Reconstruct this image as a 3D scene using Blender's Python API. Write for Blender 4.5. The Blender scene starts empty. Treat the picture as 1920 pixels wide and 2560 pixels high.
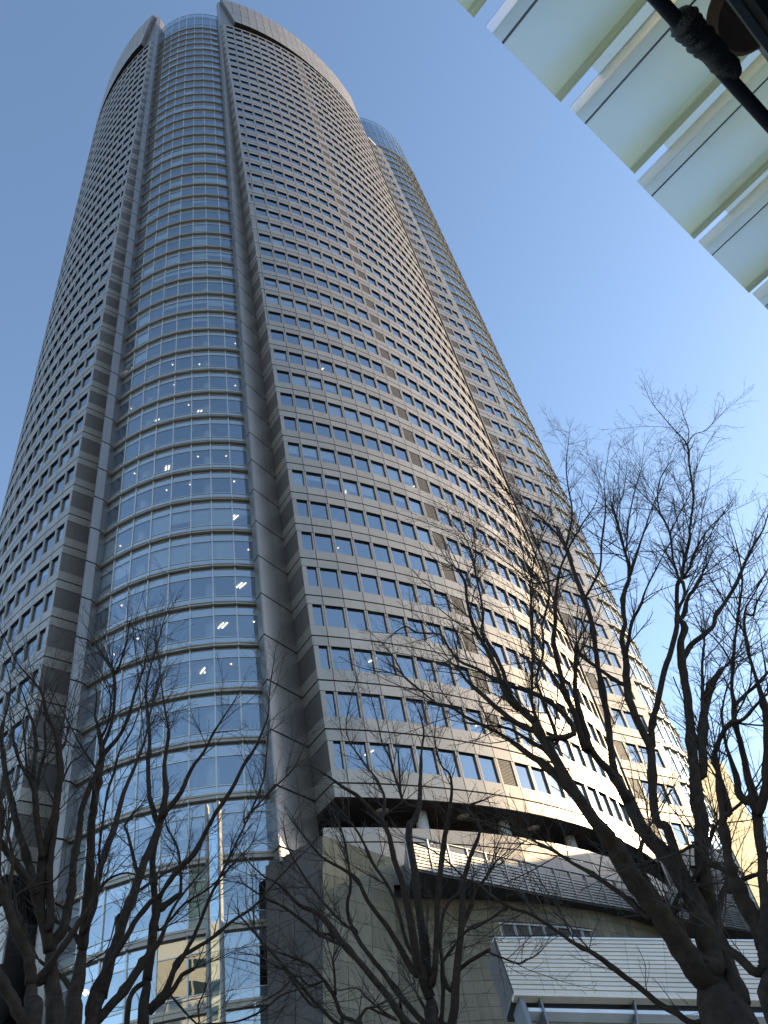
import bpy, math, random
import numpy as np
from mathutils import Matrix, Vector

random.seed(7)
rng = np.random.default_rng(7)
SC = bpy.context.scene
COL = SC.collection
R_ = math.radians

# ---------------------------------------------------------------- camera, sky, sun, exposure
# The eye is the origin; the pavement lies 1.6 m below it.  +Y runs towards the tower.
GZ = -1.6
FPX = 2015.0                                   # focal length for a picture 2560 high
_u = np.array([-468.0, 1998.0, -FPX]); _u /= np.linalg.norm(_u)      # "up" in camera axes
_f = np.array([0, 0, -1.0]); _y = _f - (_f @ _u) * _u; _y /= np.linalg.norm(_y)
_x = np.cross(_y, _u)
CR = np.array([_x, _y, _u])                    # world axes in camera axes
cam_data = bpy.data.cameras.new('camera')
cam_data.sensor_fit = 'AUTO'; cam_data.sensor_width = 36.0
cam_data.lens = 36.0 * FPX / 2560.0
cam_data.clip_start = 0.05; cam_data.clip_end = 6000
cam = bpy.data.objects.new('camera', cam_data)
cam.matrix_world = Matrix([[*CR[0], 0], [*CR[1], 0], [*CR[2], 0], [0, 0, 0, 1]])
COL.objects.link(cam); SC.camera = cam

SUN_AZ, SUN_EL = 63.0, 17.0                    # degrees to the right of +Y, and up
world = bpy.data.worlds.new('World'); SC.world = world; world.use_nodes = True
wn = world.node_tree; wn.nodes.clear()
wo = wn.nodes.new('ShaderNodeOutputWorld'); bg = wn.nodes.new('ShaderNodeBackground')
sky = wn.nodes.new('ShaderNodeTexSky'); sky.sky_type = 'NISHITA'; sky.sun_disc = False
sky.sun_elevation = R_(SUN_EL); sky.sun_rotation = R_(SUN_AZ)
sky.altitude = 50; sky.air_density = 1.0; sky.dust_density = 0.5; sky.ozone_density = 1.6
wn.links.new(sky.outputs[0], bg.inputs[0]); bg.inputs[1].default_value = 0.15
wn.links.new(bg.outputs[0], wo.inputs[0])
sun_d = bpy.data.lights.new('sun', 'SUN'); sun_d.energy = 4.3; sun_d.angle = R_(0.5); sun_d.color = (1.0, 0.77, 0.45)
sun = bpy.data.objects.new('sun', sun_d); COL.objects.link(sun)
_sd = Vector((math.sin(R_(SUN_AZ)) * math.cos(R_(SUN_EL)), math.cos(R_(SUN_AZ)) * math.cos(R_(SUN_EL)), math.sin(R_(SUN_EL))))
sun.rotation_euler = _sd.to_track_quat('Z', 'Y').to_euler()
sun.location = _sd * 300
vs = SC.view_settings
vs.view_transform = 'Standard'; vs.look = 'None'; vs.gamma = 1.0; vs.use_curve_mapping = False
vs.exposure = 1.18
SC.cycles.max_bounces = 8; SC.cycles.transparent_max_bounces = 12
SC.cycles.caustics_reflective = False; SC.cycles.caustics_refractive = False

# ---------------------------------------------------------------- helpers
def azd(az, d, z=0.0):
    """point at azimuth az (degrees right of +Y), plan distance d, height z"""
    return Vector((math.sin(R_(az)) * d, math.cos(R_(az)) * d, z))

def pix(x, y):
    d = CR @ np.array([x - 960.0, 1280.0 - y, -FPX]); return d / np.linalg.norm(d)

def at_d(x, y, d):
    w = pix(x, y); return Vector(w * (d / math.hypot(w[0], w[1])))

def at_z(x, y, z):
    w = pix(x, y); return Vector(w * (z / w[2]))

def project(p):
    c = CR.T @ np.asarray(p, float)
    if c[2] > -0.01: return None
    return 960 + FPX * c[0] / -c[2], 1280 - FPX * c[1] / -c[2]

class MB:
    def __init__(s): s.v = []; s.f = []; s.m = []
    def quad(s, a, b, c, d, m=0):
        n = len(s.v); s.v += [tuple(a), tuple(b), tuple(c), tuple(d)]; s.f.append((n, n+1, n+2, n+3)); s.m.append(m)
    def poly(s, pts, m=0):
        n = len(s.v); s.v += [tuple(p) for p in pts]; s.f.append(tuple(range(n, n+len(pts)))); s.m.append(m)
    def box(s, x0, x1, y0, y1, z0, z1, m=0, M=None, skip=''):
        P = [(x0,y0,z0),(x1,y0,z0),(x1,y1,z0),(x0,y1,z0),(x0,y0,z1),(x1,y0,z1),(x1,y1,z1),(x0,y1,z1)]
        if M is not None: P = [tuple(M @ Vector(p)) for p in P]
        n = len(s.v); s.v += P
        for k, q in (('f',(0,1,5,4)),('b',(2,3,7,6)),('r',(1,2,6,5)),('l',(3,0,4,7)),('t',(4,5,6,7)),('d',(0,3,2,1))):
            if k not in skip: s.f.append(tuple(n+i for i in q)); s.m.append(m)
    def hexa(s, lo, hi, m=0):
        """prism between two rings of points (same count), closed"""
        n = len(s.v); k = len(lo); s.v += [tuple(p) for p in lo] + [tuple(p) for p in hi]
        for i in range(k):
            j = (i+1) % k; s.f.append((n+i, n+j, n+k+j, n+k+i)); s.m.append(m)
        s.f.append(tuple(n+i for i in reversed(range(k)))); s.m.append(m)
        s.f.append(tuple(n+k+i for i in range(k))); s.m.append(m)
    def add(s, o, M):
        n = len(s.v); s.v += [tuple(M @ Vector(p)) for p in o.v]
        s.f += [tuple(n+i for i in q) for q in o.f]; s.m += o.m
    def mesh(s, name, mats, smooth=False):
        me = bpy.data.meshes.new(name); me.from_pydata(s.v, [], s.f)
        for m in mats: me.materials.append(m)
        if len(mats) > 1: me.polygons.foreach_set('material_index', s.m)
        if smooth: me.polygons.foreach_set('use_smooth', [True]*len(s.f))
        me.update(); return me

def link(name, me, parent=None, M=None, kind=None, label=None):
    o = bpy.data.objects.new(name, me); COL.objects.link(o)
    if parent is not None: o.parent = parent
    if M is not None: o.matrix_local = M
    if kind: o['kind'] = kind
    if label: o['label'] = label
    return o

def tag(o, label, cat, group=None):
    o['label'] = label; o['category'] = cat
    if group: o['group'] = group
    return o

def thing(name, label, cat, loc=(0, 0, 0), group=None):
    o = bpy.data.objects.new(name, None); COL.objects.link(o); o.location = loc
    o.empty_display_size = 0.5
    return tag(o, label, cat, group)

def tube_pts(mb, pts, rad, sides=6, m=0, cap=True):
    """tube along points with a radius per point (parallel transported rings)"""
    pts = [Vector(p) for p in pts]; n0 = len(mb.v); k = len(pts); u = None
    for i, p in enumerate(pts):
        d = (pts[min(i+1, k-1)] - pts[max(i-1, 0)])
        if d.length < 1e-9: d = Vector((0, 0, 1))
        d.normalize()
        if u is None: u = d.orthogonal().normalized()
        else:
            u = (u - d * u.dot(d)); u = u.normalized() if u.length > 1e-6 else d.orthogonal().normalized()
        w = d.cross(u)
        for a in range(sides):
            t = 2*math.pi*a/sides; mb.v.append(tuple(p + (u*math.cos(t) + w*math.sin(t))*rad[i]))
    for i in range(k-1):
        for a in range(sides):
            b = (a+1) % sides; r0 = n0+i*sides; r1 = r0+sides
            mb.f.append((r0+a, r0+b, r1+b, r1+a)); mb.m.append(m)
    if cap:
        mb.f.append(tuple(n0+i for i in reversed(range(sides)))); mb.m.append(m)
        mb.f.append(tuple(n0+(k-1)*sides+i for i in range(sides))); mb.m.append(m)

# ---------------------------------------------------------------- materials
def nodes(name):
    m = bpy.data.materials.new(name); m.use_nodes = True
    return m, m.node_tree, m.node_tree.nodes['Principled BSDF']

def N(t, kind, **kw):
    n = t.nodes.new(kind)
    for k, v in kw.items(): setattr(n, k, v)
    return n

def plain(name, col, rough=0.5, metal=0.0, var=0.08, nscale=1.5, bump=0.0, spec=0.5, isl=0.0, streak=0.0):
    """base colour broken up by noise, by a random tone per piece and by faint vertical streaks"""
    m, t, b = nodes(name); L = t.links.new
    tc = N(t, 'ShaderNodeTexCoord'); no = N(t, 'ShaderNodeTexNoise')
    geo = N(t, 'ShaderNodeNewGeometry')
    no.inputs['Scale'].default_value = nscale; no.inputs['Detail'].default_value = 6
    L(geo.outputs['Position'], no.inputs['Vector'])
    mr = N(t, 'ShaderNodeMapRange'); mr.inputs[1].default_value = 0.25; mr.inputs[2].default_value = 0.75
    mr.inputs[3].default_value = 1-var; mr.inputs[4].default_value = 1+var
    L(no.outputs['Fac'], mr.inputs[0]); val = mr.outputs[0]
    if isl:
        oi = N(t, 'ShaderNodeObjectInfo')
        a = N(t, 'ShaderNodeMath', operation='ADD'); L(geo.outputs['Random Per Island'], a.inputs[0]); L(oi.outputs['Random'], a.inputs[1])
        fr = N(t, 'ShaderNodeMath', operation='FRACT'); L(a.outputs[0], fr.inputs[0])
        m2 = N(t, 'ShaderNodeMapRange'); m2.inputs[3].default_value = 1-isl; m2.inputs[4].default_value = 1+isl; L(fr.outputs[0], m2.inputs[0])
        mu = N(t, 'ShaderNodeMath', operation='MULTIPLY'); L(val, mu.inputs[0]); L(m2.outputs[0], mu.inputs[1]); val = mu.outputs[0]
    if streak:
        mp = N(t, 'ShaderNodeMapping'); mp.inputs['Scale'].default_value = (1, 1, 0.06); L(geo.outputs['Position'], mp.inputs[0])
        n2 = N(t, 'ShaderNodeTexNoise'); n2.inputs['Scale'].default_value = 3.0; n2.inputs['Detail'].default_value = 5; L(mp.outputs[0], n2.inputs['Vector'])
        m3 = N(t, 'ShaderNodeMapRange'); m3.inputs[1].default_value = 0.3; m3.inputs[2].default_value = 0.7
        m3.inputs[3].default_value = 1-streak; m3.inputs[4].default_value = 1+streak*0.5; L(n2.outputs['Fac'], m3.inputs[0])
        mu = N(t, 'ShaderNodeMath', operation='MULTIPLY'); L(val, mu.inputs[0]); L(m3.outputs[0], mu.inputs[1]); val = mu.outputs[0]
    vm = N(t, 'ShaderNodeVectorMath', operation='SCALE'); vm.inputs[0].default_value = col[:3]; L(val, vm.inputs['Scale'])
    L(vm.outputs[0], b.inputs['Base Color'])
    b.inputs['Roughness'].default_value = rough; b.inputs['Metallic'].default_value = metal
    b.inputs['Specular IOR Level'].default_value = spec
    if bump:
        bp = N(t, 'ShaderNodeBump'); bp.inputs['Strength'].default_value = bump; bp.inputs['Distance'].default_value = 0.02
        n3 = N(t, 'ShaderNodeTexNoise'); n3.inputs['Scale'].default_value = nscale*8; n3.inputs['Detail'].default_value = 4; L(geo.outputs['Position'], n3.inputs['Vector'])
        L(n3.outputs['Fac'], bp.inputs['Height']); L(bp.outputs[0], b.inputs['Normal'])
    return m

def glass(name, tint, base, wob=0.012):
    """coated window glass: sees through with a tint, mirrors the sky strongly"""
    m = bpy.data.materials.new(name); m.use_nodes = True; t = m.node_tree; t.nodes.clear(); L = t.links.new
    out = N(t, 'ShaderNodeOutputMaterial'); mix = N(t, 'ShaderNodeMixShader')
    tr = N(t, 'ShaderNodeBsdfTransparent'); tr.inputs[0].default_value = (*tint, 1)
    gl = N(t, 'ShaderNodeBsdfGlossy'); gl.inputs['Color'].default_value = (0.86, 0.94, 1.0, 1); gl.inputs['Roughness'].default_value = 0.01
    fr = N(t, 'ShaderNodeFresnel'); fr.inputs['IOR'].default_value = 1.5
    ml = N(t, 'ShaderNodeMath', operation='MULTIPLY_ADD'); ml.inputs[1].default_value = 1-base; ml.inputs[2].default_value = base
    L(fr.outputs[0], ml.inputs[0]); L(ml.outputs[0], mix.inputs[0]); L(tr.outputs[0], mix.inputs[1]); L(gl.outputs[0], mix.inputs[2])
    if wob:                                      # panes are never quite flat
        geo = N(t, 'ShaderNodeNewGeometry'); no = N(t, 'ShaderNodeTexNoise'); no.inputs['Scale'].default_value = 0.55; no.inputs['Detail'].default_value = 1
        L(geo.outputs['Position'], no.inputs['Vector'])
        bp = N(t, 'ShaderNodeBump'); bp.inputs['Strength'].default_value = 1.0; bp.inputs['Distance'].default_value = wob
        L(no.outputs['Fac'], bp.inputs['Height']); L(bp.outputs[0], gl.inputs['Normal'])
    L(mix.outputs[0], out.inputs[0]); return m

def coated(name, col, base):
    """opaque backed glass: a painted back under a mirror coat"""
    m = bpy.data.materials.new(name); m.use_nodes = True; t = m.node_tree; t.nodes.clear(); L = t.links.new
    out = N(t, 'ShaderNodeOutputMaterial'); mix = N(t, 'ShaderNodeMixShader'); mix.inputs[0].default_value = base
    df = N(t, 'ShaderNodeBsdfDiffuse'); df.inputs[0].default_value = (*col, 1)
    gl = N(t, 'ShaderNodeBsdfGlossy'); gl.inputs['Color'].default_value = (0.88, 0.95, 1.0, 1); gl.inputs['Roughness'].default_value = 0.03
    L(df.outputs[0], mix.inputs[1]); L(gl.outputs[0], mix.inputs[2]); L(mix.outputs[0], out.inputs[0]); return m

def lamp_mat(name, col, strength):
    m = bpy.data.materials.new(name); m.use_nodes = True; t = m.node_tree; t.nodes.clear()
    e = N(t, 'ShaderNodeEmission'); e.inputs[0].default_value = (*col, 1); e.inputs[1].default_value = strength
    o = N(t, 'ShaderNodeOutputMaterial'); t.links.new(e.outputs[0], o.inputs[0])
    m.cycles.emission_sampling = 'NONE'; return m

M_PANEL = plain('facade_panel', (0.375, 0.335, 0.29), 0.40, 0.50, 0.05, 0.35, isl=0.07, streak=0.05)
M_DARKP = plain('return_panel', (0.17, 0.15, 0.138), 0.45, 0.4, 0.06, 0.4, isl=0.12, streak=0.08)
M_FIN   = plain('fin_metal', (0.29, 0.268, 0.25), 0.34, 0.68, 0.05, 0.5, isl=0.06, streak=0.06)
M_GAP   = plain('joint_dark', (0.02, 0.02, 0.022), 0.8)  # near-black backing behind the panel joints, fins and crown
M_FRAME = plain('window_frame', (0.045, 0.045, 0.05), 0.4, 0.3)
M_ALU   = plain('mullion_metal', (0.58, 0.58, 0.56), 0.38, 0.5, 0.05)
M_CORN  = plain('cornice_metal', (0.37, 0.335, 0.285), 0.45, 0.4, 0.08, 0.6)
M_GLASS = glass('window_glass', (0.86, 0.91, 0.94), 0.36)
M_BAYG  = glass('bay_glass', (0.80, 0.89, 0.94), 0.36, 0.008)
M_SPG   = coated('spandrel_glass', (0.24, 0.28, 0.30), 0.42)
M_CAPG  = glass('cap_glass', (0.45, 0.58, 0.60), 0.42, 0.006)
M_BLIND = plain('blind_fabric', (0.80, 0.82, 0.80), 0.8, isl=0.08)
M_LOUV  = plain('louvre_metal', (0.15, 0.13, 0.115), 0.5, 0.2, 0.06, isl=0.06)
M_CEIL  = plain('ceiling_board', (0.60, 0.60, 0.60), 0.8)
M_CORE  = plain('core_wall', (0.16, 0.16, 0.165), 0.8)
M_COLW  = plain('column_white', (0.72, 0.71, 0.69), 0.45)
M_LAMP  = lamp_mat('office_lamp', (1.0, 0.84, 0.58), 1.7)
M_WARM  = lamp_mat('warm_lamp', (1.0, 0.62, 0.3), 1.5)
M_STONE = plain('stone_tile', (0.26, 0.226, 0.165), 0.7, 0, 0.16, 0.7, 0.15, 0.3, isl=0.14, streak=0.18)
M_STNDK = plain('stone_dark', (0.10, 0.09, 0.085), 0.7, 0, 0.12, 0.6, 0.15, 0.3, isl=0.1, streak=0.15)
M_WHITE = plain('white_panel', (0.40, 0.35, 0.30), 0.4, 0.35, 0.04, 0.5, isl=0.04, streak=0.05)
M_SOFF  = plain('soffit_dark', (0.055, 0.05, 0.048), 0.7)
M_BALC  = plain('balcony_metal', (0.30, 0.30, 0.30), 0.4, 0.6, 0.08)
M_SLAT  = plain('slat_metal', (0.74, 0.64, 0.51), 0.5, 0.15, 0.10, 0.5, isl=0.06, streak=0.06)
M_STEEL = plain('frame_steel', (0.20, 0.20, 0.205), 0.45, 0.4)
M_BARW  = plain('bar_white', (0.75, 0.76, 0.78), 0.4)
# ---------------------------------------------------------------- ground
g = MB(); g.quad((-3000,-3000,GZ),(3000,-3000,GZ),(3000,3000,GZ),(-3000,3000,GZ))
ground = link('ground', g.mesh('ground', [plain('paving', (0.17, 0.16, 0.15), 0.8, 0, 0.15, 0.6, 0.1)]), kind='structure')

# ---------------------------------------------------------------- the tower
H = 4.235
def zb(k): return 26.58 + (k-6)*H               # height of the bold joint of floor k
CRX, CRY, RR = -33.5, 100.5, 55.0               # plan circle of the right-hand shell
AX = -19.2                                      # the plan is symmetrical about this line
Z_SOF, Z_TOP = 25.56, 237.5
BXC, BYC, BR, BD = -19.2, 65.2, 15.1, R_(7.1)   # plan circle of the front glass bay
B2X, B2Y, B2R, B2D = 11.45, 98.0, 17.35, R_(6.0)  # plan circle of the side glass bay

tower = thing('office_tower', 'very tall curved office tower of grey panels with a round glass bay between two fins', 'tower', (-19.2, 95, GZ))
TI = Matrix.Translation(-tower.location)
def tpart(name, me, M=None, kind=None, label=None, parent=None):
    if parent is None: return link(name, me, tower, TI @ (M if M is not None else Matrix.Identity(4)), kind, label)
    return link(name, me, parent, M, kind, label)

def phi_corner(z):                              # where the shell is cut off beside the fin (the cut leans)
    return R_(-62.0 - 3.5*(z-25.6)/191.4)
def arc(phi, r=RR, cx=CRX, cy=CRY): return Vector((cx + r*math.cos(phi), cy + r*math.sin(phi), 0))
def mir(p): return Vector((2*AX - p[0], p[1], p[2]))

def frame_at(p, t, z):                          # local x along the wall, y into the wall, z up
    t = Vector((t[0], t[1], 0)).normalized(); y = Vector((-t[1], t[0], 0))
    M = Matrix.Identity(4)
    for i in range(3): M[i][0] = t[i]; M[i][1] = y[i]; M[i][3] = p[i]
    M[2][2] = 1.0; M[0][2] = M[1][2] = 0; M[2][3] = z; M[2][0] = 0; M[2][1] = 0
    return M

def vis_size(M, w, h, zc=1.0):
    """rough pixel area a facing piece covers in the picture (0 when out of view)"""
    p = M @ Vector((0, 0, zc)); q = project(p)
    if q is None or not (-60 < q[0] < 1980 and -60 < q[1] < 2620): return 0.0
    n = -(M.to_3x3() @ Vector((0, 1, 0))); d = -p; L = d.length
    return max(0.0, n.dot(d)/L) * w*h/(L*L)

class Pool:
    """collects alike pieces; the 300 that show largest become parts, the rest one joined part"""
    def __init__(s, name, mats, cap=300, smooth=False): s.name = name; s.mats = mats; s.items = []; s.cache = {}; s.cap = cap; s.smooth = smooth
    def add(s, key, maker, M, size, children=()): s.items.append((size, key, maker, M, children))
    def flush(s, parent_fn=tpart):
        s.items.sort(key=lambda q: -q[0]); out = []
        for size, key, maker, M, ch in s.items[:s.cap]:
            if key not in s.cache:
                mb = maker(); s.cache[key] = (mb, mb.mesh(s.name, s.mats, s.smooth))
            o = parent_fn(s.name, s.cache[key][1], M); out.append(o)
            for cn, ckey, cmk, cm in ch:
                if (cn, ckey) not in s.cache:
                    s.cache[(cn, ckey)] = cmk().mesh(cn, cm)
                link(cn, s.cache[(cn, ckey)], o)
        rest = s.items[s.cap:]
        if rest:
            mb = MB(); kids = {}
            for size, key, maker, M, ch in rest:
                if key not in s.cache: s.cache[key] = (maker(), None)
                mb.add(s.cache[key][0], M)
                for cn, ckey, cmk, cm in ch:
                    kids.setdefault(cn, (MB(), cm))[0].add(cmk(), M)
            parent_fn(s.name, mb.mesh(s.name, s.mats, s.smooth), None, 'stuff')
            for cn, (b, cm) in kids.items(): parent_fn(cn, b.mesh(cn, cm), None, 'stuff')
        return out

WZ0, WZ1 = 0.25*H, 0.765*H                      # window opening between these heights of a floor
WH = WZ1 - WZ0
def window_mb(w, lo, hi):
    """window bay w wide; glass between lo and hi (local x); jamb panels, deep reveal and frame"""
    b = MB(); x0, x1 = -w/2+0.02, w/2-0.02; D = 0.20; h = WH
    for a, c in ((x0, lo), (hi, x1)):
        if c - a > 0.03:
            if c - a > 0.16 : 
                mid = (a+c)/2
            b.box(a, c, 0.0, 0.13, 0.0, h, 0, skip='b')
    b.quad((lo,0.12,0),(lo,D,0),(lo,D,h),(lo,0.12,h),0); b.quad((hi,D,0),(hi,0.12,0),(hi,0.12,h),(hi,D,h),0)
    b.quad((lo,0.0,0),(hi,0.0,0),(hi,D,0),(lo,D,0),0); b.quad((lo,D,h),(hi,D,h),(hi,0.0,h),(lo,0.0,h),1)
    e = 0.055; y = D-0.03
    for q in (((lo,0),(hi,0),(hi,e),(lo,e)), ((lo,h-e*1.6),(hi,h-e*1.6),(hi,h),(lo,h)), ((lo,e),(lo+e,e),(lo+e,h-e),(lo,h-e)), ((hi-e,e),(hi,e),(hi,h-e),(hi-e,h-e))):
        b.quad(*[(px, y, pz) for px, pz in q], 1)
    return b
def pane_mb(lo, hi, y=0.185, z0=0.02, z1=None):
    b = MB(); z1 = WH-0.02 if z1 is None else z1
    b.quad((lo+.02,y,z0),(hi-.02,y,z0),(hi-.02,y,z1),(lo+.02,y,z1)); return b
def blind_mb(lo, hi, drop):
    b = MB(); y = 0.42
    b.quad((lo-.05,y,WH*(1-drop)),(hi+.05,y,WH*(1-drop)),(hi+.05,y,WH+.05),(lo-.05,y,WH+.05)); return b
def panel_mb(w, z0, z1, y0=0.0, y1=0.12):
    b = MB(); b.box(-w/2+0.03, w/2-0.03, y0, y1, z0, z1, 0, skip='b'); return b
def louvre_mb(w):
    b = MB(); h = WH; n = 17
    b.box(-w/2+.02, -w/2+.2, 0, .13, 0, h, 1, skip='b'); b.box(w/2-.2, w/2-.02, 0, .13, 0, h, 1, skip='b')
    x0, x1 = -w/2+.2, w/2-.2
    for i in range(n):
        z = h*i/n; p = h/n
        b.quad((x0,.05,z),(x1,.05,z),(x1,.05,z+p*.62),(x0,.05,z+p*.62),0); b.quad((x0,.05,z+p*.62),(x1,.05,z+p*.62),(x1,.15,z+p*.95),(x0,.15,z+p*.95),0)
        b.quad((x0,.05,z),(x0,.15,z),(x1,.15,z),(x1,.05,z),0)
    b.quad((x0,.16,0),(x1,.16,0),(x1,.16,h),(x0,.16,h),2); return b

P_WIN = Pool('window', [M_PANEL, M_FRAME]); P_SPAN = Pool('spandrel_panel', [M_PANEL]); P_LOUV = Pool('louvre_panel', [M_LOUV, M_PANEL, M_GAP])
backing = MB()

def cell(kind, p0, p1, k, lo_in=0.15, hi_in=0.15, rows=True):
    """one module of panelled wall between plan points p0 (left) and p1 (right) on floor k"""
    w = (p1-p0).length; c = (p0+p1)/2; t = (p1-p0); z = zb(k)
    Ms = frame_at(c, t, z); Mw = frame_at(c, t, z+WZ0); w_ = round(w, 2)
    s0 = vis_size(Ms, w, 1.0)
    P_SPAN.add(('sill', w_), lambda w_=w_: panel_mb(w_, 0.075, WZ0-0.002), Ms, s0*1.0)
    P_SPAN.add(('head', w_), lambda w_=w_: panel_mb(w_, WZ1+0.055, H-0.06), Ms, s0*0.9)
    sz = vis_size(Mw, w, WH)
    backing.add(panel_back(w_), Ms)
    if kind == 'w' and w - lo_in - hi_in > 0.25:
        lo, hi = round(-w/2+lo_in, 2), round(w/2-hi_in, 2)
        ch = [('pane', (lo, hi), lambda lo=lo, hi=hi: pane_mb(lo, hi), [M_GLASS])]
        r = rnd_floor[k] + random.random()*0.8
        if r > 0.86:
            dr = random.choice((0.3, 0.55, 1.0, 1.0, 1.0)); ch.append(('blind', (lo, hi, dr), lambda lo=lo, hi=hi, dr=dr: blind_mb(lo, hi, dr), [M_BLIND]))
        P_WIN.add((w_, lo, hi), lambda w_=w_, lo=lo, hi=hi: window_mb(w_, lo, hi), Mw, sz, tuple(ch))
    elif kind == 'l': P_LOUV.add(w_, lambda w_=w_: louvre_mb(w_), Mw, sz)
    else: P_SPAN.add(('full', w_), lambda w_=w_: panel_mb(w_, WZ0+0.002, WZ1), Ms, sz)
_pb = {}
def panel_back(w):
    if w not in _pb:
        b = MB(); x = w/2
        b.quad((-x,.125,-.06),(x,.125,-.06),(x,.125,WZ0),(-x,.125,WZ0)); b.quad((-x,.125,WZ1),(x,.125,WZ1),(x,.125,H-.06),(-x,.125,H-.06))
        for a, c in ((-x, -x+.06), (x-.06, x)): b.quad((a,.125,WZ0),(c,.125,WZ0),(c,.125,WZ1),(a,.125,WZ1))
        _pb[w] = b
    return _pb[w]
rnd_floor = {k: (random.random()**2)*0.75 for k in range(0, 60)}
for k in (14, 17, 20, 21, 25, 26): rnd_floor[k] = 0.62
PJ = R_(-60.84); DM = R_(2.0); PHI_END = R_(-22.5)
K0, K1 = 6, 50
for side in (0, 1):
    for k in range(K0, K1+1):
        pc = phi_corner(zb(k)+0.5*H)
        joints = [pc]; j = -3
        while True:
            ph = PJ + DM*j; j += 1
            if ph <= pc + R_(0.25): continue
            if ph >= PHI_END: break
            joints.append(ph)
        joints.append(PHI_END)
        for i in range(len(joints)-1):
            a, b = arc(joints[i]), arc(joints[i+1])
            idx = round((joints[i+1]-PJ)/DM)
            if side: a, b = mir(b), mir(a)
            if side and project((a+Vector((0,0,zb(k))))) is not None and project((b+Vector((0,0,zb(k)))))[0] < -700: continue
            kd = 'l' if idx == 8 else 'w'
            li = hi = 0.15
            if i == 0: 
                if side: hi = 0.42
                else: li = 0.42
            cell(kd, a, b, k, li, hi)
# the side wall beyond the right-hand shell
W2A = Vector((17.51, 79.40, 0)); W2T = Vector((0.743, 0.669, 0))
def w2_end(z): return max(2.9, 6.78 - 0.0397*(max(z, 75)-119))
for k in range(3, 48):
    e = w2_end(zb(k)+2)
    cuts = [c for c in (0, 1.95, 3.87, 5.79, 7.71) if c == 0 or c < e-1.35] + [e]
    for i in range(len(cuts)-1):
        last = i == len(cuts)-2
        kd = 'l' if i == 0 and not last else 'w'
        cell(kd, W2A+W2T*cuts[i], W2A+W2T*cuts[i+1], k, 0.15, 1.2 if last else 0.15)
P_WIN.flush(); P_SPAN.flush(); P_LOUV.flush()
tpart('joint_backing', backing.mesh('joint_backing', [M_GAP]), None, 'stuff')

# returns, fins -------------------------------------------------------------
FC = Vector((-11.38, 50.27, 0)); FD = Vector((0.462, 0.887, 0)); FL = Vector((-11.98, 51.0, 0)); FG = Vector((-12.35, 52.6, 0))
def inner(z): return FC + FD*max(0.25, 3.42 - 0.0205*(z-64.7))
def up(p, z): return Vector((p[0], p[1], z))
def slab(name, a0, b0, a1, b1, z0, z1, mat, d=0.12, inset=0.03, cache=None):
    """panel between lower edge a0-b0 and upper edge a1-b1, set out from its backing by d"""
    mb = MB(); t = (b0-a0).normalized(); n = Vector((t[1], -t[0], 0))*d
    g = t*inset
    lo = [up(a0+g, z0), up(b0-g, z0)]; hi = [up(a1+g, z1), up(b1-g, z1)]
    o = -n
    mb.quad(lo[0], lo[1], hi[1], hi[0]); mb.quad(lo[0]+o, lo[0], hi[0], hi[0]+o); mb.quad(lo[1], lo[1]+o, hi[1]+o, hi[1])
    mb.quad(lo[0]+o, lo[1]+o, lo[1], lo[0]); mb.quad(hi[0], hi[1], hi[1]+o, hi[0]+o)
    return mb
fback = MB()
fin_top = Z_TOP
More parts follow.
